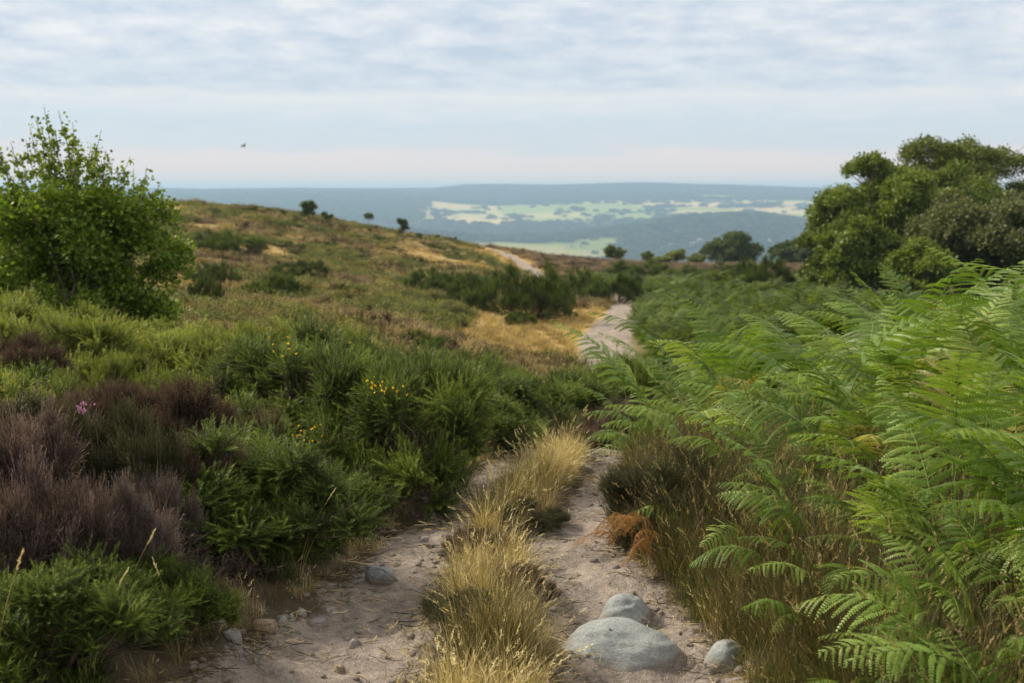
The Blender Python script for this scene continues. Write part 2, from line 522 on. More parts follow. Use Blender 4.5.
def build_ground():
    a1 = np.radians(np.linspace(-32, 32, 430))
    a2 = np.radians(np.linspace(32, 328, 44))[1:-1]
    ang = np.concatenate([a1, a2])
    rr = [.25]
    while rr[-1] < 10400:
        r = rr[-1]
        rr.append(r * (1.012 if r < 14 else 1.014 if r < 170 else 1.02))
    rr = np.array(rr)
    na, nr = len(ang), len(rr)
    X = rr[:, None] * np.sin(ang)[None]
    Y = rr[:, None] * np.cos(ang)[None]
    Z = ground(X, Y)
    V = np.stack([X, Y, Z], 2).reshape(-1, 3)
    i = np.arange(nr - 1)[:, None] * na
    j = np.arange(na)[None]
    k = (j + 1) % na
    Fc = np.stack([i + j, i + na + j, i + na + k, i + k], 2).reshape(-1, 4)
    cen = np.array([[0, 0, gz(0, 0)]])
    me = build_mesh('ground', [(V, Fc, np.zeros(len(V)))], [M_ground])
    # colours of the land itself
    x, y = V[:, 0], V[:, 1]
    r = np.hypot(x, y)
    st, br, gr, left, right, d, n, n2 = cover(x, y)
    c = np.array([.115, .09, .062]) * np.ones((len(x), 1))
    hill = sstep(14, 24, y)[:, None]
    c = c * (1 - hill) + hill * (np.array([.27, .23, .12]) * (1 - n2[:, None]) + np.array([.18, .13, .08]) * n2[:, None])

    def put(mask, colr):
        nonlocal c
        m_ = np.clip(mask, 0, 1)[:, None]
        c = c * (1 - m_) + m_ * np.array(colr)
    rid = right * sstep(78, 88, y) * (1 - gr)
    put(rid, (.105, .066, .055))
    put(st, (.44, .32, .14))
    put(br * .9, (.05, .07, .02))
    put(gr, (.15, .19, .05))
    # far country: woods, pasture and cut hay
    farm = sstep(150, 260, r)
    cw = np.array([.024, .038, .012])
    ce = 300.0
    cx, cy = np.floor(x / ce + .35 * np.sin(y / 700)), np.floor(y / (ce * .8) + .35 * np.sin(x / 600))
    h = _hash(cx, cy, 77)
    fc = np.where(h[:, None] < .34, np.array([.56, .42, .18]), np.where(h[:, None] < .78, np.array([.25, .31, .06]), np.array([.44, .40, .13])))
    wood = far_wood(x, y)
    fcol = fc * (1 - wood[:, None]) + cw * wood[:, None]
    c = c * (1 - farm[:, None]) + fcol * farm[:, None]
    a = me.attributes.new('albedo', 'FLOAT_COLOR', 'POINT')
    a.data.foreach_set('color', np.concatenate([c, np.ones((len(c), 1))], 1).astype(np.float32).ravel())
    p = 1 - sstep(-.16, .16, d)
    p = p * (1 - farm)
    b = me.attributes.new('path', 'FLOAT', 'POINT')
    b.data.foreach_set('value', p.astype(np.float32))
    smooth(me)
    o = mesh_obj('ground', me)
    tag(o, kind='structure')
    return o


def far_wood(x, y):
    """1 = woodland, 0 = field, out in the valley"""
    r = np.hypot(x, y)
    ang = np.arctan2(x, y)
    n = fbm(x / 700, y / 700, 4, 91)
    nf = fbm(x / 260 + 7, y / 260, 3, 95)
    plate = sstep(3950, 4080, r + 260 * (n - .5)) * sstep(5250, 5100, r + 500 * (n - .5)) * sstep(-.095, -.06, ang + .03 * (n - .5)) * sstep(.30, .25, ang)
    open_ = plate * sstep(.80, .70, nf)
    floor_ = sstep(2000, 2200, r) * sstep(3300, 3050, r) * sstep(.66, .74, n) * .7
    upper = sstep(5200, 5300, r) * sstep(5750, 5600, r) * sstep(.13, .15, ang) * sstep(.22, .2, ang) * sstep(.5, .58, nf)
    lower = sstep(4000, 3900, r) * sstep(3500, 3600, r) * sstep(-.36, -.30, ang) * sstep(-.16, -.2, ang) * .0
    # hedges and shelter belts between the fields
    fx, fy = x / 300 + .35 * np.sin(y / 700), y / 240 + .35 * np.sin(x / 600)
    e = np.minimum(np.abs(fx - np.round(fx)) * 300, np.abs(fy - np.round(fy)) * 240)
    hedge = sstep(18, 9, e) * (vnoise(x / 150, y / 150, 97) > .62)
    return 1 - np.clip(open_ + floor_ + upper + lower, 0, 1) * (1 - hedge)


build_ground()


# ------------------------------------------------------------------ scatter (stuff only)
def proto(coll, name, me):
    o = bpy.data.objects.new(name, me)
    coll.objects.link(o)
    return o


def scatter(name, meshes, pts, scl, idx, label, rot=None, cat=None, seed=0):
    g = rng_(seed + 1000)
    N = len(pts)
    coll = bpy.data.collections.new(name + '_kinds')
    for k, me in enumerate(meshes):
        proto(coll, '%s_sprig_%02d' % (name, k), me)
    me = bpy.data.meshes.new(name)
    me.vertices.add(N)
    me.vertices.foreach_set('co', np.asarray(pts, np.float32).ravel())
    if rot is None:
        rot = np.stack([g.normal(0, .12, N), g.normal(0, .12, N), g.uniform(0, 6.283, N)], 1)
    scl = np.asarray(scl, float)
    if scl.ndim == 1:
        scl = np.repeat(scl[:, None], 3, 1)
    for an, ty, da, pr in (('rot', 'FLOAT_VECTOR', rot, 'vector'), ('scl', 'FLOAT_VECTOR', scl, 'vector'), ('pick', 'INT', idx, 'value')):
        a = me.attributes.new(an, ty, 'POINT')
        a.data.foreach_set(pr, np.asarray(da, np.int32 if ty == 'INT' else np.float32).ravel())
    o = mesh_obj(name, me)
    tag(o, label, cat, None, 'stuff')
    ng = bpy.data.node_groups.new(name, 'GeometryNodeTree')
    ng.interface.new_socket('Geometry', in_out='INPUT', socket_type='NodeSocketGeometry')
    ng.interface.new_socket('Geometry', in_out='OUTPUT', socket_type='NodeSocketGeometry')
    gi, go = ng.nodes.new('NodeGroupInput'), ng.nodes.new('NodeGroupOutput')
    ci = ng.nodes.new('GeometryNodeCollectionInfo')
    ci.inputs['Collection'].default_value = coll
    ci.inputs['Separate Children'].default_value = True
    ci.inputs['Reset Children'].default_value = True
    ip = ng.nodes.new('GeometryNodeInstanceOnPoints')
    ip.inputs['Pick Instance'].default_value = True

    def attr(n_, t_):
        q = ng.nodes.new('GeometryNodeInputNamedAttribute')
        q.data_type = t_
        q.inputs['Name'].default_value = n_
        return q.outputs['Attribute']
    e2r = ng.nodes.new('FunctionNodeEulerToRotation')
    lk = ng.links.new
    lk(gi.outputs[0], ip.inputs['Points'])
    lk(ci.outputs[0], ip.inputs['Instance'])
    lk(attr('pick', 'INT'), ip.inputs['Instance Index'])
    lk(attr('rot', 'FLOAT_VECTOR'), e2r.inputs[0])
    lk(e2r.outputs[0], ip.inputs['Rotation'])
    lk(attr('scl', 'FLOAT_VECTOR'), ip.inputs['Scale'])
    lk(ip.outputs[0], go.inputs[0])
    md = o.modifiers.new('scatter', 'NODES')
    md.node_group = ng
    return o


# ------------------------------------------------------------------ plant templates
def shoot_template(n=44, rad=.14, w=.016, lean=.9, seed=0, stem_w=.012):
    """a spiny shoot along +Z, one unit long: thin needles in a spiral round a stem"""
    g = rng_(seed)
    t = np.linspace(.04, 1, n) ** .9
    a = np.arange(n) * 2.39996 + g.normal(0, .3, n)
    r_ = rad * (1 - .45 * t) * g.uniform(.7, 1.25, n)
    dr = np.stack([np.cos(a), np.sin(a), np.zeros(n)], 1)
    pr = np.stack([-np.sin(a), np.cos(a), np.zeros(n)], 1)
    b = np.stack([np.zeros(n), np.zeros(n), t], 1)
    tip = b + dr * r_[:, None] + np.array([0, 0, 1.]) * (r_ * lean * (1 + t))[:, None]
    V = np.stack([b - pr * w, b + pr * w, tip], 1).reshape(-1, 3)
    Fc = np.arange(3 * n).reshape(-1, 3)
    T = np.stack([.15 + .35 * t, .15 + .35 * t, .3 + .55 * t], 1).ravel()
    s = stem_w
    SV = np.array([[-s, 0, -.2], [s, 0, -.2], [0, 0, 1], [0, -s, -.2], [0, s, -.2], [0, 0, 1]])
    return np.concatenate([V, SV]), np.concatenate([Fc, np.array([[0, 1, 2], [3, 4, 5]]) + 3 * n]), np.concatenate([T, np.full(6, .12)])


def lump_points(g, lumps, n, inner=.0):
    """points on the outside of a union of spheres with outward normals"""
    C = np.array([l[:3] for l in lumps]); Rr = np.array([l[3] for l in lumps])
    w = Rr ** 2 / (Rr ** 2).sum()
    P, N = [], []
    got = 0
    while got < n:
        k = g.choice(len(lumps), n, p=w)
        d = g.normal(size=(n, 3)); d /= np.linalg.norm(d, axis=1, keepdims=True)
        d[:, 2] = np.where(d[:, 2] < -.35, -d[:, 2], d[:, 2])
        rad = Rr[k] * (1 - inner * g.random(n) ** 1.5)
        p = C[k] + d * rad[:, None]
        dist = np.linalg.norm(p[:, None] - C[None], axis=2) / Rr[None]
        dist[np.arange(n), k] = 9
        ok = (dist.min(1) > .86 - inner * .5) & (p[:, 2] > .01)
        P.append(p[ok]); N.append(d[ok]); got += ok.sum()
    return np.concatenate(P)[:n], np.concatenate(N)[:n]


def bush_lumps(g, rx, ry, h, k=9):
    L = [(0, 0, h * .42, h * .45)]
    for i in range(k):
        a = g.uniform(0, 6.283); q = g.uniform(.35, 1)
        s = g.uniform(.17, .38) * min(rx, ry)
        z = max(s * .4, (h - s) * (1 - .6 * q ** 2) * g.uniform(.45, 1.12))
        L.append((math.cos(a) * rx * q * .86, math.sin(a) * ry * q * .86, z, s))
    return L


def bush_meshes(seed, rx, ry, h, nshoot, mat, slen=(.09, .19), up=.75, tmpl=None, k=9, tone=0.0, stems=True, spray=42, cone=.55):
    g = rng_(seed)
    L = bush_lumps(g, rx, ry, h, k)
    # shoots grow in sprays, with dark gaps between one spray and the next
    ncl = max(6, nshoot // spray)
    Pc, Nc = lump_points(g, L, ncl, .30)
    Ac = Nc * .75 + np.array([0, 0, up * .8]) + g.normal(0, .25, Nc.shape)
    Ac /= np.linalg.norm(Ac, axis=1, keepdims=True)
    ci = np.arange(nshoot) % ncl
    ml = .5 * (slen[0] + slen[1])
    d = Ac[ci] + g.normal(0, cone, (nshoot, 3))
    d /= np.linalg.norm(d, axis=1, keepdims=True)
    csz = g.uniform(.7, 1.35, ncl)[ci]
    P = Pc[ci] + d * (ml * .75 * csz * g.uniform(.2, 1, nshoot))[:, None] + g.normal(0, ml * .22, (nshoot, 3)) - Ac[ci] * (ml * .6)
    S = g.uniform(slen[0], slen[1], nshoot) * np.where(g.random(nshoot) < .10, 1.45, 1) * csz
    tm = [shoot_template(66, .10, .0085, .8, q, .009) for q in range(3)] if tmpl is None else tmpl
    Mx = frames(d, g.uniform(0, 6.28, nshoot))
    pcs = []
    # patches of new and old growth
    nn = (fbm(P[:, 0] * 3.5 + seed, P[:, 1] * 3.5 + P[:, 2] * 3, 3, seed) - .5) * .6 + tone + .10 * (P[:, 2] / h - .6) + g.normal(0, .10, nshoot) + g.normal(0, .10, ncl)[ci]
    for q in range(len(tm)):
        s_ = slice(q, None, len(tm))
        base = P[s_] - Mx[s_][:, :, 2] * (S[s_] * .55)[:, None]
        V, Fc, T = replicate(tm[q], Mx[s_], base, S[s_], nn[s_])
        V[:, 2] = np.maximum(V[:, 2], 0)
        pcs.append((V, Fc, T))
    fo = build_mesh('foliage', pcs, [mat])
    st = None
    if stems:
        sp = []
        for i, l in enumerate(L):
            c = np.array(l[:3]); t = np.linspace(0, 1, 6)[:, None]
            p0 = np.array([c[0] * .15, c[1] * .15, 0])
            pts = p0 + (c - p0) * t + g.normal(0, .015, (6, 3)) * np.sin(t * 3.14)
            sp.append(tube(pts, np.linspace(.016, .005, 6) * (h / .7), 5))
            for q in range(5):
                e = c + g.normal(0, .6, 3) * l[3]; e[2] = max(e[2], .03)
                pts2 = pts[3] + (e - pts[3]) * np.linspace(0, 1, 4)[:, None]
                sp.append(tube(pts2, np.linspace(.007, .002, 4) * (h / .7), 4))
        st = build_mesh('stem', [merge(sp)], [M_twig])
    return fo, st, L


def leaf_template(l=1.0, w=.55):
    V = np.array([[0, 0, 0], [w * .5, .0, l * .45], [0, .0, l], [-w * .5, .0, l * .45]])
    V[1, 1] = V[3, 1] = .1
    return V, np.array([[0, 1, 2, 3]]), np.array([.4, .5, .6, .5])


def leaf_cloud(g, lumps, n, size, inner=.55, upb=.35, w=.6, tone=0.0, flat=1.0, clump=0):
    P, N = lump_points(g, lumps, n, inner)
    P = P + g.normal(0, size * .8, P.shape)
    d = N * .5 + g.normal(0, .8, N.shape) + np.array([0, 0, upb])
    Mx = frames(d, g.uniform(0, 6.28, n))
    S = size * g.uniform(.65, 1.3, n)
    V, Fc, T = replicate(leaf_template(1, w), Mx, P, S, g.normal(tone, .12, n))
    return V, Fc, T


def heather_template(seed=0, n=34):
    return shoot_template(n, .055, .014, 1.2, seed, .010)


def heather_branchy(seed):
    """a heather sprig: one main spike with short side spikes"""
    g = rng_(seed)
    base = heather_template(seed, 22)
    k = 6
    d = np.stack([np.cos(np.arange(k) * 2.4) * .55, np.sin(np.arange(k) * 2.4) * .55, np.ones(k)], 1)
    P = np.stack([np.zeros(k), np.zeros(k), g.uniform(.1, .6, k)], 1)
    side = replicate((base[0] * np.array([1.2, 1.2, 1]), base[1], base[2]), frames(d, np.zeros(k)), P, g.uniform(.3, .5, k))
    return merge([base, side])


HT = [heather_branchy(s) for s in range(3)]


def grass_template(g, nb, hmin, hmax, spread, w, bend, seedheads=0, head=.07):
    """a tuft of blades, each a tapering bent strip"""
    V, Fc, T = [], [], []
    o = 0
    for i in range(nb):
        a = g.uniform(0, 6.283); q = spread * math.sqrt(g.random())
        b = np.array([math.cos(a) * q, math.sin(a) * q, 0])
        az = a + g.normal(0, .9)
        L = g.uniform(hmin, hmax); be = bend * g.uniform(.3, 1.5)
        out = np.array([math.cos(az), math.sin(az), 0]); sd = np.array([-out[1], out[0], 0])
        s = np.linspace(0, 1, 5)
        th = .08 + be * s
        pts = b + np.cumsum(np.concatenate([[np.zeros(3)], [(out * math.sin(t_) + np.array([0, 0, math.cos(t_)])) * L / 4 for t_ in th[1:]]]), 0)
        ww = w * np.array([1, .95, .75, .5, .12]) * g.uniform(.7, 1.3)
        sd = sd * math.cos(g.uniform(-1, 1)) + np.array([0, 0, .0])
        V.append(np.stack([pts - sd * ww[:, None], pts + sd * ww[:, None]], 1).reshape(-1, 3))
        k = np.arange(4)[:, None] * 2
        Fc.append(np.concatenate([k, k + 1, k + 3, k + 2], 1) + o)
        tn = np.clip(g.normal(.45, .2), 0, 1)
        T.append(np.repeat(np.clip(tn + np.array([-.3, -.1, 0, .05, .1]), 0, 1), 2))
        o += 10
        if i < seedheads:
            hn = 14
            tt = np.linspace(0, 1, hn)
            tip, dirn = pts[-1], (pts[-1] - pts[-2]) / np.linalg.norm(pts[-1] - pts[-2])
            hp = tip + dirn * (tt * head)[:, None]
            for j in range(hn):
                dv = dirn + g.normal(0, .45, 3); dv /= np.linalg.norm(dv)
                pv = np.cross(dv, g.normal(size=3)); pv /= np.linalg.norm(pv)
                l2 = head * .28 * (1 - .5 * tt[j])
                V.append(np.array([hp[j], hp[j] + dv * l2 * .5 + pv * .0022, hp[j] + dv * l2, hp[j] + dv * l2 * .5 - pv * .0022]))
                Fc.append(np.array([[0, 1, 2, 3]]) + o); T.append(np.full(4, .95)); o += 4
    return np.concatenate(V), np.concatenate(Fc), np.concatenate(T)


# ------------------------------------------------------------------ bracken
def frond_geometry(seed, stipe, blade, th0, th1, npin=17, npinn=17, droop=.35, width=.44):
    g = rng_(seed)
    n1, n2 = 10, 30
    s = np.concatenate([np.linspace(0, stipe, n1, endpoint=False), stipe + np.linspace(0, blade, n2)])
    q = np.clip((s - stipe * .5) / (blade + stipe * .5), 0, 1)
    th = th0 + (th1 - th0) * (q * q * (3 - 2 * q) * .6 + q * .4)
    yaw = np.cumsum(g.normal(0, .02, len(s)))
    dirs = np.stack([np.sin(th) * np.cos(yaw), np.sin(th) * np.sin(yaw), np.cos(th)], 1)
    C = np.concatenate([[np.zeros(3)], np.cumsum(dirs[:-1] * np.diff(s)[:, None], 0)])
    stalk = tube(C, np.interp(s, [0, stipe, stipe + blade], [.0048, .0034, .0007]), 6)
    tws = g.normal(0, .25)
    V, Fc, T = [], [], []
    o = 0
    ts = 1 - (1 - (np.arange(npin) + .15) / npin) ** 1.22
    for i, t in enumerate(ts):
        sp = stipe + blade * t
        P = np.array([np.interp(sp, s, C[:, k]) for k in range(3)])
        Tn = np.array([np.interp(sp, s, dirs[:, k]) for k in range(3)]); Tn /= np.linalg.norm(Tn)
        S0 = np.array([0, 1.0, 0]) - Tn * Tn[1]; S0 /= np.linalg.norm(S0)
        N0 = np.cross(Tn, S0)
        S0 = S0 * math.cos(tws) + N0 * math.sin(tws)
        N0 = np.cross(Tn, S0)
        l0 = blade * width * (1 - t) ** .88 * min(1.0, .72 + 2.2 * t) + .012
        for side in (-1, 1):
            l = l0 * g.uniform(.9, 1.08)
            a = R(g.normal(24, 5)) + .25 * t
            D = S0 * side * math.cos(a) + Tn * math.sin(a)
            m = max(5, int(npinn * (l / (blade * width)) ** .55))
            qq = (np.arange(m) + .6) / m
            dz = droop * g.uniform(.5, 1.4)
            base = P + D * (l * qq)[:, None] + Tn * (l * .10 * qq ** 2)[:, None] + np.array([0, 0, -1.]) * (l * dz * qq ** 2)[:, None]
            base = base - N0 * 0
            Dq = D + Tn * (.2 * qq)[:, None] + np.array([0, 0, -1.]) * (2 * dz * qq)[:, None]
            Dq /= np.linalg.norm(Dq, axis=1, keepdims=True)
            E = Tn - Dq * (Dq @ Tn)[:, None]
            E /= np.linalg.norm(E, axis=1, keepdims=True)
            rl = g.normal(0, .28)
            E = E * math.cos(rl) + np.cross(Dq, E) * math.sin(rl)
            Nn = np.cross(Dq, E)
            gap = l / m
            pl = (l * .088 * (1 - qq) ** .5 * np.minimum(1, .75 + 1.3 * qq) + .0045) * g.uniform(.88, 1.12, m)
            pl = np.minimum(pl, .03)
            hw = gap * .46
            for sg in (-1, 1):
                G = E * sg * .90 + Dq * .42
                dn = -Nn * (np.sign(Nn @ np.array([0, 0, 1.])) + .001)[:, None]
                cu = g.uniform(.05, .3, m)[:, None]
                b1, b2 = base - Dq * hw, base + Dq * hw
                mid = base + G * (pl * .55)[:, None] + dn * (pl[:, None] * cu * .25)
                tip = base + G * pl[:, None] + dn * (pl[:, None] * cu)
                VV = np.stack([b1, b2, mid + Dq * hw * .9, mid - Dq * hw * .9, tip + Dq * hw * .35, tip - Dq * hw * .35], 1)
                if sg < 0:
                    VV = VV[:, [1, 0, 3, 2, 5, 4]]
                V.append(VV.reshape(-1, 3))
                k = np.arange(m)[:, None] * 6
                Fc.append(np.concatenate([np.concatenate([k, k + 1, k + 2, k + 3], 1), np.concatenate([k + 3, k + 2, k + 4, k + 5], 1)]) + o)
                tn = g.normal(.5, .05)
                T.append((np.array([.40, .40, .52, .52, .62, .62])[None] + (tn - .5) + .08 * t + .10 * qq[:, None]).ravel())
                o += 6 * m
    return stalk, (np.concatenate(V), np.concatenate(Fc), np.clip(np.concatenate(T), 0, 1))


def frond_lod(seed, stipe, blade, th0, th1, npin=10):
    g = rng_(seed)
    s = np.linspace(0, blade, 12)
    th = np.linspace(th0, th1, 12)
    C = np.concatenate([[np.zeros(3)], np.cumsum(np.stack([np.sin(th), 0 * th, np.cos(th)], 1)[:-1] * (blade / 11), 0)]) + np.array([0, 0, stipe])
    V, Fc, T = [], [], []
    o = 0
    for i in range(npin):
        t = i / npin
        P = np.array([np.interp(t * blade, s, C[:, k]) for k in range(3)])
        a = np.interp(t * blade, s, th)
        Tn = np.array([math.sin(a), 0, math.cos(a)])
        l = blade * .45 * (1 - t) ** .9 + .01
        hw = blade / npin * .30
        for sd in (-1, 1):
            D = np.array([0, sd, 0]) * .9 + Tn * .4
            e = P + D * l + np.array([0, 0, -.3 * l]) * g.uniform(.5, 1.6)
            mid = P + D * l * .5 + np.array([0, 0, -.04 * l])
            V.append(np.array([P - Tn * hw, P + Tn * hw, mid + Tn * hw * .9, mid - Tn * hw * .9, e]))
            Fc.append(np.array([[0, 1, 2, 3], [3, 2, 4, 4]]) + o)
            T.append(np.array([.35, .35, .5, .5, .65]) + g.normal(0, .08)); o += 5
    V, Fc, T = np.concatenate(V), np.concatenate(Fc), np.concatenate(T)
    tri = []
    for f in Fc:
        tri.append(f[:3]); 
        if f[2] != f[3]:
            tri.append([f[0], f[2], f[3]])
    return V, np.array(tri), T


# ------------------------------------------------------------------ stones
def stone_mesh(seed, sx, sy, sz, mat, flat=0.0, sub=4, rough=.16):
    import bmesh
    bm = bmesh.new()
    bmesh.ops.create_icosphere(bm, subdivisions=sub, radius=1)
    me = bpy.data.meshes.new('stone')
    bm.to_mesh(me); bm.free()
    n = len(me.vertices)
    co = np.empty(n * 3, np.float32); me.vertices.foreach_get('co', co); co = co.reshape(-1, 3).astype(float)
    k = seed * 3.7
    d = (fbm(co[:, 0] * 1.1 + k, co[:, 1] * 1.1 + co[:, 2] * 1.7, 3, seed) - .5) * rough * 3
    d2 = (fbm(co[:, 0] * 5 + k, co[:, 1] * 5 + co[:, 2] * 6, 3, seed + 5) - .5) * rough * .35
    co = co * (1 + d + d2)[:, None]
    if flat:
        co[:, 2] = np.where(co[:, 2] > flat, flat + (co[:, 2] - flat) * .2, co[:, 2])
    co *= np.array([sx, sy, sz])
    me.vertices.foreach_set('co', co.astype(np.float32).ravel())
    me.materials.append(mat)
    smooth(me)
    me.update()
    return me


# ------------------------------------------------------------------ sun and sky
SUN_AZ, SUN_EL = R(-62), R(38)      # azimuth from +Y towards +X


def world():
    w = bpy.data.worlds.new('World')
    scene.world = w
    w.use_nodes = True
    nt = w.node_tree
    nt.nodes.clear()
    out = nd(nt, 'ShaderNodeOutputWorld')
    sky = nd(nt, 'ShaderNodeTexSky', sky_type='NISHITA')
    sky.sun_disc = False
    sky.sun_elevation = SUN_EL
    sky.sun_rotation = SUN_AZ
    sky.altitude = 200
    bg1 = nd(nt, 'ShaderNodeBackground', inp={'Color': sky.outputs[0], 'Strength': .08})
    tc = nd(nt, 'ShaderNodeTexCoord').outputs['Generated']
    sp = nd(nt, 'ShaderNodeSeparateXYZ', inp={0: tc})
    z = mmath(nt, 'MAXIMUM', sp.outputs[2], 0.0)
    zz = mmath(nt, 'ADD', z, .15)
    # a flat cloud sheet overhead: direction carried to the plane of the sheet
    cx = mmath(nt, 'DIVIDE', sp.outputs[0], zz)
    cy = mmath(nt, 'DIVIDE', sp.outputs[1], zz)
    pv = nd(nt, 'ShaderNodeCombineXYZ', inp={0: cx, 1: cy, 2: 0.0})
    # altocumulus ripples, two scales
    n1 = nd(nt, 'ShaderNodeTexNoise', inp={'Vector': pv.outputs[0], 'Scale': 5.2, 'Detail': 8, 'Roughness': .6, 'Distortion': .0})
    mp = nd(nt, 'ShaderNodeMapping', inp={'Vector': pv.outputs[0], 'Scale': (.35, 1.0, 1), 'Rotation': (0, 0, .08)})
    n2 = nd(nt, 'ShaderNodeTexNoise', inp={'Vector': mp.outputs[0], 'Scale': .8, 'Detail': 5, 'Roughness': .55})
    # layered banks low in the sky follow the height above the horizon
    jit = nd(nt, 'ShaderNodeTexNoise', inp={'Vector': nd(nt, 'ShaderNodeMapping', inp={'Vector': tc, 'Scale': (6.0, 6.0, 40.0)}).outputs[0], 'Scale': 1.6, 'Detail': 5})
    h = mmath(nt, 'ADD', z, mmath(nt, 'MULTIPLY', mmath(nt, 'SUBTRACT', jit.outputs[0], .5), .03))
    S = mmath(nt, 'MULTIPLY', h, 4.0)          # 0..0.25 -> 0..1
    base = ramp(nt, S, [(0.0, (.74, .64, .61)), (.06, (.76, .66, .63)), (.115, (.72, .66, .66)), (.15, (.585, .63, .68)), (.225, (.54, .62, .69)),
                        (.275, (.60, .65, .70)), (.31, (.655, .685, .715)), (.35, (.50, .58, .67)), (.5, (.475, .555, .66)), (.75, (.52, .595, .69)), (1.0, (.60, .66, .72))])
    f = mmath(nt, 'ADD', mmath(nt, 'MULTIPLY', n1.outputs[0], .75), mmath(nt, 'MULTIPLY', n2.outputs[0], .4))
    rip = ramp(nt, f, [(.44, (0, 0, 0)), (.74, (1, 1, 1))])
    amt = mmath(nt, 'MULTIPLY', rip, ramp(nt, S, [(.14, (.03, .03, .03)), (.33, (.4, .4, .4)), (.5, (.85, .85, .85))]))
    c = mixc(nt, amt, base, (.84, .83, .82))
    # the overcast brightens overhead
    zen = ramp(nt, z, [(.16, (1, 1, 1)), (.45, (1.18, 1.09, .97)), (1.0, (1.4, 1.26, 1.05))])
    c = mixc(nt, 1.0, c, zen, 'MULTIPLY')
    bg2 = nd(nt, 'ShaderNodeBackground', inp={'Color': c, 'Strength': .90})
    mx = nd(nt, 'ShaderNodeMixShader', inp={0: .92, 1: bg1.outputs[0], 2: bg2.outputs[0]})
    nt.links.new(mx.outputs[0], out.inputs[0])


world()
sl = bpy.data.lights.new('sun', 'SUN')
sl.energy = 4.2
sl.angle = R(9)
sl.color = (1.0, .88, .68)
so = bpy.data.objects.new('sun', sl)
COL.objects.link(so)
from mathutils import Vector
sd = Vector((math.sin(SUN_AZ) * math.cos(SUN_EL), math.cos(SUN_AZ) * math.cos(SUN_EL), math.sin(SUN_EL)))
so.rotation_euler = sd.to_track_quat('Z', 'Y').to_euler()

cam = bpy.data.cameras.new('camera')
cam.sensor_width = 36
cam.lens = 36 * F / W
cam.clip_start, cam.clip_end = .05, 30000
cam.dof.use_dof = True
cam.dof.focus_distance = 4.6
cam.dof.aperture_fstop = 4.2
co = bpy.data.objects.new('camera', cam)
COL.objects.link(co)
co.location = (0, 0, CAM_Z)
co.rotation_euler = (math.pi / 2 - TH, 0, 0)
scene.camera = co

# ------------------------------------------------------------------ air
def haze():
    m, nt, out = new_mat('haze_air')
    v = nd(nt, 'ShaderNodeVolumePrincipled', inp={'Color': (.50, .74, 1.0, 1), 'Density': 2.0e-4, 'Anisotropy': .1})
    nt.links.new(v.outputs[0], out.inputs['Volume'])
    try:
        m.cycles.homogeneous_volume = True
    except Exception:
        pass
    a = 11000.0
    z0, z1 = -230.0, 48.0
    V = np.array([[-a, -a, z0], [a, -a, z0], [a, a, z0], [-a, a, z0], [-a, -a, z1], [a, -a, z1], [a, a, z1], [-a, a, z1]])
    Fc = np.array([[3, 2, 1, 0], [4, 5, 6, 7], [0, 1, 5, 4], [1, 2, 6, 5], [2, 3, 7, 6], [3, 0, 4, 7]])
    o = mesh_obj('haze', build_mesh('haze', [(V, Fc, np.zeros(8))], [m]))
    tag(o, kind='stuff')


haze()


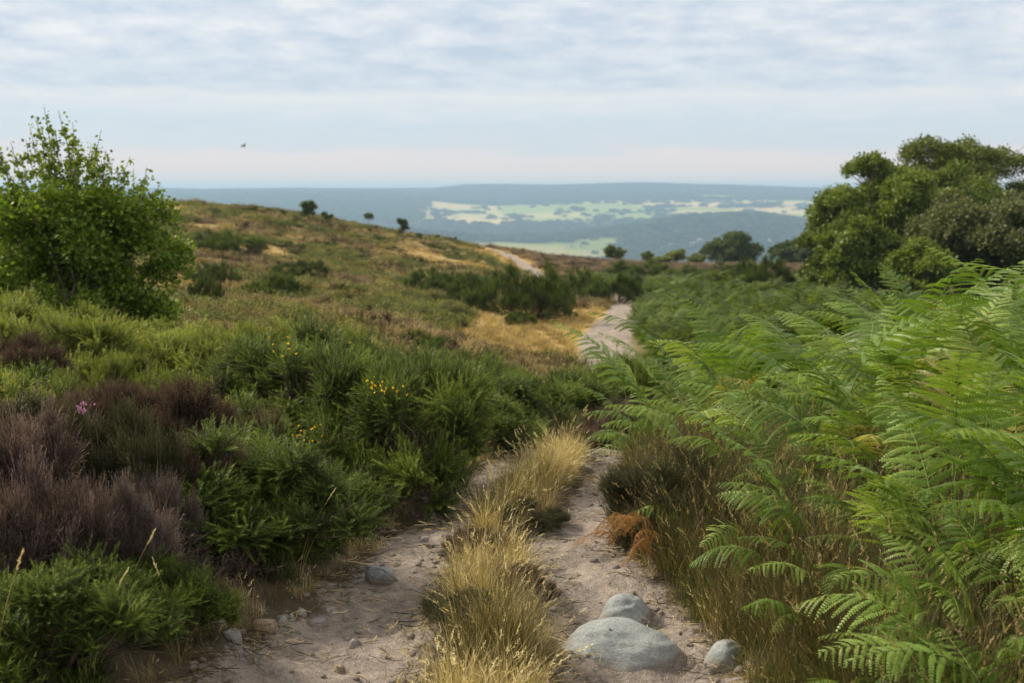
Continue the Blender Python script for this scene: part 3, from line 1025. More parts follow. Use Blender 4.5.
# ------------------------------------------------------------------ far woods and houses
def far_country():
    import bmesh
    g = rng_(5)
    mes = []
    for s in range(4):
        L = [(0, 0, .45, .42)] + [(g.normal(0, .28), g.normal(0, .28), g.uniform(.3, .7), g.uniform(.2, .34)) for _ in range(7)]
        V, Fc, T = leaf_cloud(rng_(s), L, 260, .17, .3, .3, .9)
        mes.append(build_mesh('crown', [(V, Fc, T)], [M_wood_far]))
    n = 90000
    a = g.uniform(-.50, .50, n)
    r = np.sqrt(g.uniform(1700 ** 2, 6750 ** 2, n))
    x, y = r * np.sin(a), r * np.cos(a)
    wd = far_wood(x, y)
    keep = g.random(n) < np.where(wd > .5, .62, .008) * np.where((np.abs(r - 3980) < 140), .45, 1)
    # shaws and hedgerow trees along the field edges
    x, y, r = x[keep], y[keep], r[keep]
    p = np.stack([x, y, ground(x, y, False) - 2], 1)
    sc = g.uniform(11, 20, len(x))
    scatter('woodland', mes, p, np.stack([sc * 1.25, sc * 1.25, sc * .8], 1), g.integers(0, 4, len(x)), 'blue green woods covering the far side of the valley',
            rot=np.stack([0 * x, 0 * x, g.uniform(0, 6.28, len(x))], 1), cat='woodland')
    # houses down in the valley and farms on the far hill
    HV = np.array([[-.5, -.35, 0], [.5, -.35, 0], [.5, .35, 0], [-.5, .35, 0], [-.5, -.35, .55], [.5, -.35, .55], [.5, .35, .55], [-.5, .35, .55], [-.5, 0, .85], [.5, 0, .85]])
    wallf = [(HV, np.array([[0, 1, 5, 4], [1, 2, 6, 5], [2, 3, 7, 6], [3, 0, 4, 7]]), np.zeros(10)), (HV[[4, 7, 8, 5, 6, 9]] , np.array([[0, 1, 2], [4, 3, 5]]), np.zeros(6))]
    wm = build_mesh('wall', wallf, [M_wall])
    RV = np.array([[-.54, -.42, .5], [.54, -.42, .5], [.54, 0, .9], [-.54, 0, .9], [-.54, .42, .5], [.54, .42, .5]])
    rm = build_mesh('roof', [(RV, np.array([[0, 1, 2, 3], [3, 2, 5, 4]]), np.zeros(6))], [M_roof])
    src, parts = None, None
    for lab, grp, spots in (
            ('pale house among trees on the valley floor', 'houses in the valley', [(693, 246), (700, 243), (712, 240), (724, 239), (681, 244), (745, 241), (671, 247), (662, 249), (580, 247), (571, 246), (706, 248), (770, 243), (480, 235), (450, 232)]),
            ('pale farm building among fields on the far hillside', 'farm buildings on the far hill', [(742, 199), (751, 203), (760, 206), (772, 205), (778, 203), (786, 206), (735, 203), (765, 201), (700, 206), (657, 205)])):
        for (px, py) in spots:
            # walk out along the sight line until the land is met
            for rr in np.arange(2000, 6200, 20.0):
                q = at(px, py, rr)
                if q[2] <= gz(q[0], q[1]) + 3:
                    break
            z = gz(q[0], q[1])
            s = g.uniform(8, 14)
            if src is None:
                src = empty('house', (q[0], q[1], z), g.uniform(0, 3), s)
                tag(src, lab, 'house', grp)
                parts = [mesh_obj('wall', wm, src), mesh_obj('roof', rm, src)]
            else:
                copy_thing(src, parts, (q[0], q[1], z), g.uniform(0, 3), s, lab, grp)


far_country()


# ------------------------------------------------------------------ trees
def tree_meshes(seed, h, w, nleaf, leaf, mat, lob=26, trunk_h=.22, tr=.16, open_=.55, bark=None, flat_top=False, lean=(0, 0)):
    g = rng_(seed)
    L = []
    cz = h * .54
    for i in range(lob):
        d = g.normal(size=3); d /= np.linalg.norm(d)
        q = g.random() ** .45
        s = g.uniform(.13, .24) * w * .62
        p = np.array([d[0] * (w * .5 - s) * q, d[1] * (w * .5 - s) * q, cz + d[2] * (h * .46 - s * .8) * q])
        p[:2] += np.array(lean) * (p[2] / h)
        p[2] = max(p[2], s * .7)
        L.append((p[0], p[1], p[2], s))
    # every lobe is itself made of leafy sprays
    L2 = []
    for l in L:
        for k in range(9):
            d = g.normal(size=3); d /= np.linalg.norm(d); d[2] = abs(d[2]) * .9 + d[2] * .1
            s = l[3] * g.uniform(.25, .46)
            L2.append((l[0] + d[0] * l[3] * .85, l[1] + d[1] * l[3] * .85, max(l[2] + d[2] * l[3] * .7, s), s))
    V, Fc, T = leaf_cloud(g, L2, nleaf, leaf, open_, .5, .75)
    crown = build_mesh('crown', [(V, Fc, T)], [mat])
    tp = []
    top = np.array([lean[0] * .5, lean[1] * .5, h * .62])
    t = np.linspace(0, 1, 8)[:, None]
    tk = top * t + g.normal(0, .05 * w * .2, (8, 3)) * np.sin(t * 3.1)
    tp.append(tube(tk, np.linspace(tr, tr * .3, 8), 8))
    for l in L:
        a = tk[g.integers(2, 7)]
        e = np.array(l[:3]); tt = np.linspace(0, 1, 6)[:, None]
        pts = a + (e - a) * tt + np.array([0, 0, .12 * h]) * np.sin(tt * 3.14) * .5
        tp.append(tube(pts, np.linspace(tr * .38, tr * .06, 6), 5))
        for k in range(4):
            e2 = e + g.normal(0, .6, 3) * l[3]
            tp.append(tube(pts[4] + (e2 - pts[4]) * np.linspace(0, 1, 3)[:, None], np.linspace(tr * .12, tr * .03, 3), 4))
    trunk = build_mesh('trunk', [merge(tp)], [bark or M_bark])
    return crown, trunk


def plant_tree(name, meshes, px, py, Y, label, cat='tree', group=None, rz=0, sc=1.0, dz=0.0):
    q = at(px, py, Y)
    o = empty(name, (q[0], Y, gz(q[0], Y) - .05 + dz), rz, sc)
    tag(o, label, cat, group)
    mesh_obj('crown', meshes[0], o)
    mesh_obj('trunk', meshes[1], o)
    return o


big1 = tree_meshes(11, 6.6, 6.8, 110000, .12, M_oak, 70, tr=.22)
big2 = tree_meshes(12, 8.4, 10.4, 110000, .13, M_oak2, 56, tr=.24, open_=.5)
big3 = tree_meshes(13, 5.2, 5.8, 60000, .13, M_willow, 54, tr=.16)
big4 = tree_meshes(14, 3.6, 3.6, 26000, .13, M_oak, 34, tr=.12)
plant_tree('oak_tree', big1, 882, 318, 48, 'broad bushy dark green oak at front of the group of trees on the right', rz=.3)
plant_tree('oak_tree', big2, 955, 318, 58, 'tallest tree on the right, its open crown showing sky above the others', rz=1.0)
plant_tree('sallow_tree', big3, 985, 320, 41, 'grey green rounded sallow at the right edge, in front of the tallest tree', rz=2.0)
plant_tree('oak_tree', big1, 940, 318, 53, 'oak filling the gap between the broad front oak and the tallest tree', rz=2.2, sc=1.0)
plant_tree('oak_tree', big4, 858, 318, 44, 'low leafy oak in front of the left half of the broad front oak', rz=4.0, sc=1.0)
plant_tree('oak_tree', big4, 829, 310, 52, 'small leafy oak at the left foot of the right-hand trees', rz=.8)
plant_tree('oak_tree', big4, 922, 320, 39, 'low pale green bushy oak between the bracken and the tall trees', rz=2.8, sc=.8)

rt = tree_meshes(21, 6.2, 9.2, 30000, .22, M_dark, 54, tr=.25, open_=.4)
mt = tree_meshes(22, 5.0, 6.0, 20000, .22, M_dark, 36, tr=.2, open_=.4)
st_ = tree_meshes(23, 3.0, 3.0, 9000, .15, M_oak2, 22, tr=.1, open_=.5)


def top_scale(px, py_top, Y, h):
    q = at(px, py_top, Y)
    return (q[2] - gz(q[0], Y)) / h


for nm, ms, px, top, Y, h, lab, rz in (
        ('hawthorn_tree', rt, 732, 231, 150, 6.2, 'large dome shaped dark tree standing alone on the moor edge', 0),
        ('hawthorn_tree', mt, 790, 238, 146, 5.0, 'dark tree on the moor edge just right of the large dome shaped one', 1),
        ('hawthorn_tree', mt, 812, 243, 138, 5.0, 'dark tree on the moor edge, nearest to the tall trees on the right', 2.5),
        ('hawthorn_tree', st_, 615, 243, 140, 3.0, 'small round tree at the left end of the moor edge treeline', .5),
        ('hawthorn_tree', st_, 647, 249, 138, 3.0, 'thin pointed small tree in the moor edge treeline', 1.5),
        ('hawthorn_tree', st_, 675, 247, 136, 3.0, 'pale green small tree in the treeline left of the large dome shaped tree', 2.5),
        ('hawthorn_tree', st_, 662, 254, 130, 3.0, 'low bushy tree in front of the moor edge treeline', 3.5),
        ('hawthorn_tree', st_, 697, 252, 140, 3.0, 'low tree touching the left side of the large dome shaped tree', 4.5)):
    sc = top_scale(px, top, Y, h)
    wd = {'large': 1.0}.get(lab.split()[0], 1.0)
    sc = max(sc, .2)
    target_w = {732: 66, 790: 44, 812: 40, 615: 24, 647: 16, 675: 26, 662: 22, 697: 24}[px] / F * Y
    w0 = {6.2: 9.2, 5.0: 6.0, 3.0: 3.0}[h]
    plant_tree(nm, ms, px, 260, Y, lab, rz=rz, sc=(target_w / w0, target_w / w0, sc))

# slender young tree on the grass before the big trees
yt = tree_meshes(31, 1.9, .9, 1500, .09, M_oak2, 8, tr=.03, open_=.6)
plant_tree('birch_sapling', yt, 752, 285, 75, 'slender young tree with thin crown beside the bright grass', sc=1.0)
# shrubs on the skyline of the left hill
lol = tree_meshes(32, 1.5, .95, 1600, .09, M_dark, 7, tr=.035, open_=.5)
V_, F_, T_ = leaf_cloud(rng_(3), [(0, 0, 1.15, .36), (.18, 0, 1.2, .25), (-.2, .1, 1.25, .22)], 1700, .08, .6)
lolc = build_mesh('crown', [(V_, F_, T_)], [M_dark])
tr_ = build_mesh('trunk', [tube(np.array([[0, 0, 0], [.03, 0, .5], [-.02, 0, 1.1]]), [.035, .03, .015], 6)], [M_bark])
plant_tree('hawthorn_tree', (lolc, tr_), 369, 228, 97, 'tiny round topped tree on a bare thin trunk on the left skyline', sc=.95)
con = tree_meshes(33, 1.7, 1.35, 3500, .09, M_dark, 14, tr=.05, open_=.4)
plant_tree('pine_tree', con, 403, 235, 100, 'small dense dark evergreen standing on the skyline of the hill', sc=1.0)
sk = tree_meshes(34, 1.7, 2.0, 3500, .10, M_gorse_far, 12, tr=.05, open_=.5)
for px, Y, sc, lab in ((309, 84, .95, 'dark green double headed shrub on the skyline left of the tiny trees'), (326, 86, .62, 'lower shrub leaning against the double headed skyline shrub'),
                       (283, 84, .42, 'small faint shrub on the skyline left of the double headed shrub'), (269, 84, .40, 'thin wispy shrub on the skyline between birch and double headed shrub'),
                       (419, 96, .5, 'low round shrub just below the small dark evergreen on the hill'), (437, 104, .42, 'small tufted shrub on the skyline between evergreen and far path'),
                       (455, 112, .36, 'last tiny shrub on the skyline before the far path')):
    plant_tree('skyline_shrub', sk, px, 230, Y, lab, cat='shrub', rz=px, sc=sc)


# ------------------------------------------------------------------ birch bush
def birch():
    g = rng_(71)
    base = at(88, 318, 12)
    bx, bz = base[0], gz(base[0], 12) - .05
    tops = []
    # wispy leaders: pixel top positions -> local coordinates
    for (px, py) in ((45, 108), (62, 112), (30, 125), (78, 140), (100, 133), (112, 160), (130, 158), (150, 168), (160, 182), (10, 145), (-15, 130), (140, 180), (20, 160), (92, 158), (-40, 150),
                     (55, 130), (122, 172), (85, 165), (105, 178), (70, 125), (38, 118), (50, 122), (68, 138), (25, 140), (88, 146), (96, 142), (118, 166), (136, 172), (5, 158), (-8, 140), (74, 132), (145, 176), (42, 135), (108, 150)):
        q = at(px, py, 12 + g.uniform(-.5, .5))
        tops.append(np.array([q[0] - bx, q[1] - 12, q[2] - bz]))
    pcs, lv = [], []
    for e in tops:
        t = np.linspace(0, 1, 14)[:, None]
        p0 = np.array([g.normal(0, .12), g.normal(0, .12), 0])
        pts = p0 + (e - p0) * np.concatenate([t ** .9, t ** .9, t], 1) + g.normal(0, .018, (14, 3))
        pcs.append(tube(pts, np.linspace(.018, .0025, 14), 5))
        for k in range(44):
            i = g.integers(4, 13)
            d = g.normal(size=3); d[2] = abs(d[2]) * .9 + .3; d /= np.linalg.norm(d)
            ln = g.uniform(.12, .42) * (1.15 - i / 14)
            tp = pts[i] + d * ln * np.linspace(0, 1, 4)[:, None] + np.array([0, 0, -.06]) * (np.linspace(0, 1, 4)[:, None] ** 2)
            pcs.append(tube(tp, np.linspace(.004, .0012, 4), 3))
            m = max(3, int(ln * 55))
            q = g.random(m)[:, None]
            lv.append(tp[0] + (tp[-1] - tp[0]) * q + g.normal(0, .018, (m, 3)))
        m = 46
        q = g.uniform(.45, 1.01, m)[:, None] ** .8
        lv.append(p0 + (e - p0) * q + g.normal(0, .025, (m, 3)))
    LV = np.concatenate(lv)
    n = len(LV)
    d = g.normal(0, .7, (n, 3)) + np.array([0, 0, -.5])
    tv = replicate(leaf_template(1, .75), frames(d, g.uniform(0, 6.28, n)), LV, g.uniform(.036, .056, n), g.normal(.05, .15, n))
    lumps = []
    for i in range(76):
        a = g.uniform(0, 6.283); q = math.sqrt(g.random()); zz = g.uniform(.05, 1.0)
        prof = 1.12 * math.sqrt(max(0, 1 - (zz - .38) ** 2 / .55))
        lumps.append((math.cos(a) * q * prof * 1.08 - .17, math.sin(a) * q * prof * .8, -.0 + .14 + zz * 1.36, g.uniform(.13, .27)))
    body = leaf_cloud(g, lumps, 31000, .05, .65, .1, .75)
    o = empty('birch_bush', (bx, 12, bz))
    tag(o, 'leafy green birch bush with thin upright leaders against the sky, on the left', 'bush')
    mesh_obj('crown', build_mesh('crown', [tv, body], [M_birch]), o)
    mesh_obj('trunk', build_mesh('trunk', [merge(pcs)], [M_birchbark]), o)


birch()

# ------------------------------------------------------------------ gorse and heather bushes
def bush_thing(name, meshes, loc, rz, sc, label, cat, group, extra=None):
    o = empty(name, loc, rz, sc)
    tag(o, label, cat, group)
    mesh_obj('foliage', meshes[0], o)
    if meshes[1] is not None:
        mesh_obj('stem', meshes[1], o)
    if extra is not None:
        mesh_obj(extra[0], extra[1], o)
    return o


def flower_mesh(seed, lumps, spots, mat, size=.02, n=24, spread=.06):
    """small petals in loose clusters on the outside of the bush; spots are directions"""
    g = rng_(seed)
    P = []
    for (dx, dy, dz) in spots:
        best, bp = -9, None
        d = np.array([dx, dy, dz]) / np.linalg.norm((dx, dy, dz))
        for l in lumps:
            p = np.array(l[:3]) + d * (l[3] + .06)
            if p @ d > best:
                best, bp = p @ d, p
        P.append(bp + g.normal(0, spread, (n, 3)) * np.array([1.3, 1, .5]))
    P = np.concatenate(P)
    P = np.repeat(P, 4, 0)
    m = len(P)
    return build_mesh('blossom', [replicate(leaf_template(1, .9), frames(g.normal(size=(m, 3)) + np.array([0, 0, .6]), g.uniform(0, 6, m)), P, g.uniform(size * .6, size, m), g.normal(0, .2, m))], [mat])


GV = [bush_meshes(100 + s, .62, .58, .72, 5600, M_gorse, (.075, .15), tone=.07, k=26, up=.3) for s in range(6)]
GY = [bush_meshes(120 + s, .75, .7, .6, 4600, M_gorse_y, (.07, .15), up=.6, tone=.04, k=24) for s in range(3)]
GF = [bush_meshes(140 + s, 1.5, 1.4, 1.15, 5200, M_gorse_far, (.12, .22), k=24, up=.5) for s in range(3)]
GN = 'gorse bushes on the bank left of the path'
gorse_list = [   # px, Y, top py, half width px, variant, label, flower spots
    (250, 4.85, 430, 116, ('d', 4), 'bushy dark green gorse overhanging the stones at the left track', None),
    (390, 6.2, 350, 94, ('d', 1), 'tall rounded gorse with orange yellow blooms on the crown, beside the left track', [(-.38, -.70, .64), (-.46, -.68, .60)]),
    (290, 7.6, 332, 100, ('d', 2), 'wide gorse with scattered yellow specks behind the blooming one', [(-.3, -.4, .8), (.0, -.3, .9)]),
    (410, 9.2, 338, 90, ('d', 3), 'gorse in the second row, its crown meeting the brown moor', None),
    (478, 8.8, 370, 74, ('d', 0), 'dark gorse behind the one that closes the left track', None),
    (490, 7.6, 390, 54, ('d', 2), 'dark gorse closing the far end of the left track', None),
    (545, 11.0, 364, 74, ('d', 1), 'gorse in the dip to the left of the brown heather', None),
    (605, 13.0, 356, 58, ('d', 2), 'gorse in the dip just below the far bend of the path', None),
    (640, 12.5, 362, 36, ('d', 3), 'gorse in the dip touching the left edge of the bracken', None),
    (470, 12.5, 362, 64, ('d', 2), 'gorse in the third row, between second row and moor', None),
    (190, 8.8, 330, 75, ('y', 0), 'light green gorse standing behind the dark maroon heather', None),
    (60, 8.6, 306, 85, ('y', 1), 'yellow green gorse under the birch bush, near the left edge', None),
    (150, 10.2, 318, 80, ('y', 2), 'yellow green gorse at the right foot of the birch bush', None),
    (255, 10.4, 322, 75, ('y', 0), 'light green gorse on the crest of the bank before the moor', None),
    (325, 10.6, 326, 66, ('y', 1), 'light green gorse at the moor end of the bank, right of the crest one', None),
    (10, 6.6, 372, 62, ('y', 2), 'bright yellow green gorse at the left edge above the purple heather', None),
    (110, 6.9, 352, 60, ('y', 0), 'light green gorse between bright edge gorse and maroon heather', None),
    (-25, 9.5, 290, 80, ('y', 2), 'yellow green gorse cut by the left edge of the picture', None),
    (40, 3.2, 560, 105, ('d', 3), 'dark gorse in the bottom left corner among tall grass stems', None),
    (165, 3.75, 560, 62, ('d', 1), 'low dark gorse between the corner gorse and the white pebble', None),
    (222, 5.9, 405, 62, ('d', 2), 'narrow dark gorse between maroon heather and the yellow specked gorse', None),
    (340, 5.35, 470, 60, ('d', 3), 'gorse pressed between the overhanging one and the blooming one', None),
]
for i, (px, Y, top, hw, (kind, v), lab, fl) in enumerate(gorse_list):
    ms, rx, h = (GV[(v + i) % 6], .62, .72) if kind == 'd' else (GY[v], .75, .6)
    q = at(px, top, Y)
    z = gz(q[0], Y) - .02
    sw = 1.22 * hw / F * Y / rx
    sh = max((q[2] - z) / (h - .03), .35)
    s3 = (sw, sw, sh)
    ex = None
    rz = i * 1.7
    if fl:
        c, s = math.cos(-rz), math.sin(-rz)
        loc_sp = [(a * c - b * s, a * s + b * c, d) for a, b, d in fl]
        ex = ('blossom', flower_mesh(i, ms[2], loc_sp, M_yellow, .012, 18 if i == 1 else 6, .06 if i == 1 else .10))
    bush_thing('gorse_bush', ms, (q[0], Y, z), rz, s3, lab, 'bush', GN, ex)

HN = 'heather clumps on the left bank'
HM = {}
for nm, mt_, sd_ in (('p', M_heather, 200), ('o', M_heather_o, 210), ('m', M_heather_d, 220), ('g', M_heather_g, 230)):
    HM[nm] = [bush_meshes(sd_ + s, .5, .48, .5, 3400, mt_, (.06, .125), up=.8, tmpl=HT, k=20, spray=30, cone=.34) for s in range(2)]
heather_list = [   # px, Y, top py, half width px, kind, label
    (2, 3.75, 402, 62, 'p', 0, 'big purple grey heather dome cut by the left edge', None),
    (48, 3.5, 452, 56, 'p', 1, 'purple brown heather in front of the domed one', None),
    (106, 4.55, 392, 56, 'o', 0, 'olive heather with a purple flower tuft on top', (.05, -.6, .65)),
    (168, 5.6, 374, 72, 'm', 0, 'wide dark maroon heather behind the flowering one', None),
    (110, 5.5, 374, 50, 'm', 1, 'maroon heather left of the wide dark maroon one', None),
    (100, 3.85, 478, 48, 'g', 0, 'grey twiggy heather in front of the flowering olive one', None),
    (156, 4.25, 465, 32, 'g', 1, 'grey heather with a small lilac flower tuft, touching the overhanging gorse', (.3, -.7, .35)),
    (-30, 3.3, 520, 40, 'o', 1, 'dark olive heather under the purple brown one at the left edge', None),
    (192, 4.7, 425, 44, 'm', 1, 'reddish brown heather at the upper left of the overhanging gorse', None),
    (20, 5.2, 392, 50, 'o', 1, 'olive heather behind the big purple dome', None),
    (12, 7.6, 335, 46, 'm', 0, 'rusty brown heather below the birch at the left edge', None),
    (600, 10.0, 404, 44, 'm', 1, 'brown heather in the dip beyond the golden grass', None),
    (562, 9.2, 424, 36, 'm', 0, 'small brown heather at the far end of the golden grass strip', None),
    (632, 9.4, 398, 30, 'p', 0, 'brown heather at the foot of the leftmost bracken', None),
    (690, 5.1, 448, 72, 'o', 0, 'dark olive heather under the bracken at the right track', None),
    (742, 4.75, 482, 60, 'o', 1, 'dark olive heather in deep shade below the bracken', None),
    (640, 5.6, 460, 34, 'o', 1, 'small olive heather at the narrow end of the right track', None),
    (520, 5.35, 512, 34, 'o', 0, 'dark brown heather amid the golden grass between the tracks', None),
    (478, 5.0, 540, 28, 'm', 0, 'small brown heather on the left slope of the golden grass', None),
    (523, 4.35, 592, 30, 'm', 1, 'brown dry heather in the golden grass beside the boulders', None),
    (465, 4.1, 625, 30, 'o', 1, 'dark heather low in the golden grass near the bottom', None),
]
for i, (px, Y, top, hw, k, v, lab, fl) in enumerate(heather_list):
    ms = HM[k][v]
    q = at(px, top, Y)
    z = gz(q[0], Y) - .03
    sw = 1.4 * hw / F * Y / .5
    sh = max((q[2] - z) / .50, .3)
    rz = i * 2.1
    ex = None
    if fl:
        c, s = math.cos(-rz), math.sin(-rz)
        f2 = (fl[0] * c - fl[1] * s, fl[0] * s + fl[1] * c, fl[2])
        ex = ('blossom', flower_mesh(i, ms[2], [f2], M_purple, .011, 26 if i == 2 else 12, .022))
    bush_thing('heather_clump', ms, (q[0], Y, z), rz, (sw, sw, sh), lab, 'heather', HN if px < 300 else None, ex)

MG = 'gorse bushes out on the moor'
moor_gorse = [   # px, base py, Y, half width px, height px, label
    (228, 256, 50, 42, 18, 'dark gorse patch high on the hill beside the bare sandy spot'),
    (300, 272, 42, 40, 14, 'green gorse patch in the middle of the hillside'),
    (215, 285, 34, 30, 16, 'gorse on the hillside just right of the birch bush'),
    (275, 300, 31, 34, 18, 'gorse low on the hillside above the bank'),
    (205, 310, 24, 26, 22, 'dark olive gorse touching the right edge of the birch bush'),
    (525, 330, 33, 55, 34, 'largest gorse on the moor, next to the straw slope'),
    (470, 312, 38, 40, 22, 'gorse joined to the left of the largest moor gorse'),
    (548, 322, 35, 28, 26, 'round gorse at the right end of the largest moor gorse'),
    (430, 300, 42, 40, 16, 'gorse farther left along the row of moor gorse'),
    (500, 290, 52, 46, 14, 'long low gorse behind the largest moor gorse'),
    (455, 288, 50, 34, 12, 'dark gorse left of the long low one'),
    (580, 300, 48, 36, 20, 'gorse hiding the path where it bends in the middle distance'),
    (620, 305, 46, 28, 16, 'gorse on the right side of the hidden path bend'),
    (520, 335, 30.5, 22, 12, 'small gorse in front of the largest moor gorse'),
    (475, 355, 21, 36, 20, 'gorse at the foot of the straw slope'),
    (420, 345, 22, 34, 18, 'olive gorse at the foot of the brown hillside'),
    (345, 335, 19, 34, 16, 'low gorse where the bank meets the brown hillside'),
    (640, 278, 75, 46, 12, 'gorse strip below the brown ridge, nearest the far path'),
    (690, 285, 70, 50, 12, 'gorse strip below the brown ridge, in the middle'),
    (735, 292, 62, 44, 14, 'gorse strip below the brown ridge, at its right end'),
    (765, 300, 55, 40, 18, 'dark gorse near the slender young tree'),
]
for i, (px, py, Y, hw, hp, lab) in enumerate(moor_gorse):
    q = at(px, py, Y)
    z = gz(q[0], Y)
    bush_thing('gorse_bush', GF[i % 3], (q[0], Y, z - .1), i * 1.3, (1.15 * hw / F * Y / 1.5, hw / F * Y / 1.5 * .8, max(.35, hp * (1.7 if px >= 620 else 1.35) / F * Y / .85)), lab, 'bush', MG)

# ------------------------------------------------------------------ stones
def stone(name, px, base_py, Y, w_px, h_px, mat, label, seed, flat=0, sub=4, depth=.75, group=None, sink=.3, rough=.16):
    q = at(px, base_py, Y)
    hw = w_px / F * Y / 2
    hz = h_px / F * Y
    top = flat if flat else .8
    zs = hz * 1.25 / top
    me = rubble_mesh(seed, hw * 1.05, hw * depth, zs, mat, flat)
    o = mesh_obj(name, me, None, (q[0], Y, gz(q[0], Y) - hz * .25))
    o.rotation_euler = (0, 0, seed * .7)
    tag(o, label, 'stone', group)
    return o


def rubble_mesh(seed, sx, sy, sz, mat, flat):
    import bmesh
    g = rng_(seed)
    bm = bmesh.new()
    p = g.normal(size=(15, 3)); p /= np.linalg.norm(p, axis=1, keepdims=True)
    p[:, 2] = np.clip(p[:, 2], -1, flat if flat else .8)
    p *= g.uniform(.8, 1.1, (15, 1))
    for v in p:
        bm.verts.new(v)
    bmesh.ops.convex_hull(bm, input=bm.verts)
    bmesh.ops.delete(bm, geom=[v for v in bm.verts if not v.link_faces], context='VERTS')
    bmesh.ops.bevel(bm, geom=bm.edges[:], offset=.12, segments=2, affect='EDGES', clamp_overlap=True)
    bmesh.ops.triangulate(bm, faces=bm.faces[:])
    bmesh.ops.subdivide_edges(bm, edges=bm.edges[:], cuts=2, use_grid_fill=True)
    me = bpy.data.meshes.new('stone')
    bm.to_mesh(me); bm.free()
    n = len(me.vertices)
    co = np.empty(n * 3, np.float32); me.vertices.foreach_get('co', co); co = co.reshape(-1, 3).astype(float)
    co *= (1 + (fbm(co[:, 0] * 3 + seed, co[:, 1] * 3 + co[:, 2] * 3, 4, seed) - .5) * .22)[:, None]
    co *= np.array([sx, sy, sz])
    me.vertices.foreach_set('co', co.astype(np.float32).ravel())
    me.materials.append(mat)
    smooth(me)
    me.update()
    return me


def boulder(px, Y, w, d, h, mat, label, seed, rz=0):
    x = (px - 512) / F * Y
    me = stone_mesh(seed, w / 2, d / 2, h * 1.25, mat, 0, 5, .12)
    o = mesh_obj('boulder', me, None, (x, Y, gz(x, Y) - h * .25))
    o.rotation_euler = (0, 0, rz)
    tag(o, label, 'boulder', 'boulders in the right track')


boulder(621, 3.90, .47, .36, .105, M_stone, 'biggest smooth grey domed boulder set in the right track', 3)
boulder(632, 4.20, .225, .17, .085, M_stone, 'smaller grey boulder just behind the biggest one', 8, .4)
boulder(736, 3.78, .14, .15, .09, M_stone, 'rough grey boulder half under the grass at right edge of the track', 14, 1.0)
SG = 'stones along the left edge of the left track'
for i, (px, py, w, h, mt_, lab, fl) in enumerate((
        (262, 650, 42, 15, M_stone_t, 'flat tan slab with an orange top on the edge of the left track', .45),
        (222, 662, 13, 9, M_stone_p, 'small white pebble left of the flat tan slab', 0),
        (283, 640, 18, 10, M_stone, 'dark grey stone touching the right end of the tan slab', 0),
        (294, 632, 15, 9, M_stone_p, 'grey angular stone above the tan slab', 0),
        (302, 624, 12, 8, M_stone_p, 'pale rounded stone at top of the little heap by the tan slab', 0),
        (318, 628, 26, 8, M_stone, 'low flat grey stone right of the little heap', .3),
        (331, 618, 14, 6, M_stone_p, 'pale chip between the flat grey stone and the grass', .3),
        (346, 621, 12, 8, M_stone, 'dark rounded stone alone at the edge of the left track', 0),
        (352, 608, 10, 6, M_stone_p, 'tiny pale stone above the dark rounded one', 0),
        (382, 588, 36, 16, M_stone, 'wide grey rock step across the left track', .35),
        (398, 570, 14, 8, M_stone, 'grey stone behind the rock step', 0),
        (352, 655, 26, 9, M_stone, 'worn grey stone showing in the middle of the left track', .35),
        (340, 678, 16, 8, M_stone_t, 'brown stone in the left track near the bottom', .3),
        (452, 500, 14, 6, M_stone, 'grey stone at the far end of the left track', 0),
        (472, 488, 10, 5, M_stone_p, 'pale stone at the last visible bit of the left track', 0),
        (232, 676, 24, 10, M_stone, 'grey stone at bottom edge below the white pebble', .3),
        (425, 545, 14, 6, M_stone_p, 'pale stone beside the grass strip on the left track', 0))):
    Y = 1.6 / ((py - HOR) / F) * 1.02
    stone('stone', px, py, Y, w, h, mt_, lab, 40 + i, fl, 3, .8, SG, .3)


# loose gravel and pebbles
def gravel():
    g = rng_(9)
    mes = [stone_mesh(300 + s, 1, .8, .6, M_pebble, 0, 2, .25) for s in range(4)]
    n = 26000
    y = 2.4 + 6 * g.random(n) ** 1.5
    x = g.uniform(-1.5, 1.3, n)
    dl, dr = polydist(x, y, TR_L), polydist(x, y, TR_R)
    d = np.minimum(dl, dr)
    edge = np.exp(-(d / .07) ** 2)
    k = (d < .10) & (g.random(n) < .10 + .5 * edge * np.where(dl < dr, 1, .35))
    x, y = x[k], y[k]
    sc = .0025 + .017 * g.random(len(x)) ** 3.8
    scatter('gravel', mes, np.stack([x, y, ground(x, y) + sc * .15], 1), sc, g.integers(0, 4, len(x)), 'loose grit and small pebbles on both tracks', cat='gravel')


gravel()


# ------------------------------------------------------------------ grass
HEATH_IN_STRIP = [((px_ - 512) / F * Y_, Y_ - .08) for px_, Y_ in ((520, 5.35), (478, 5.0), (523, 4.35), (465, 4.1))]


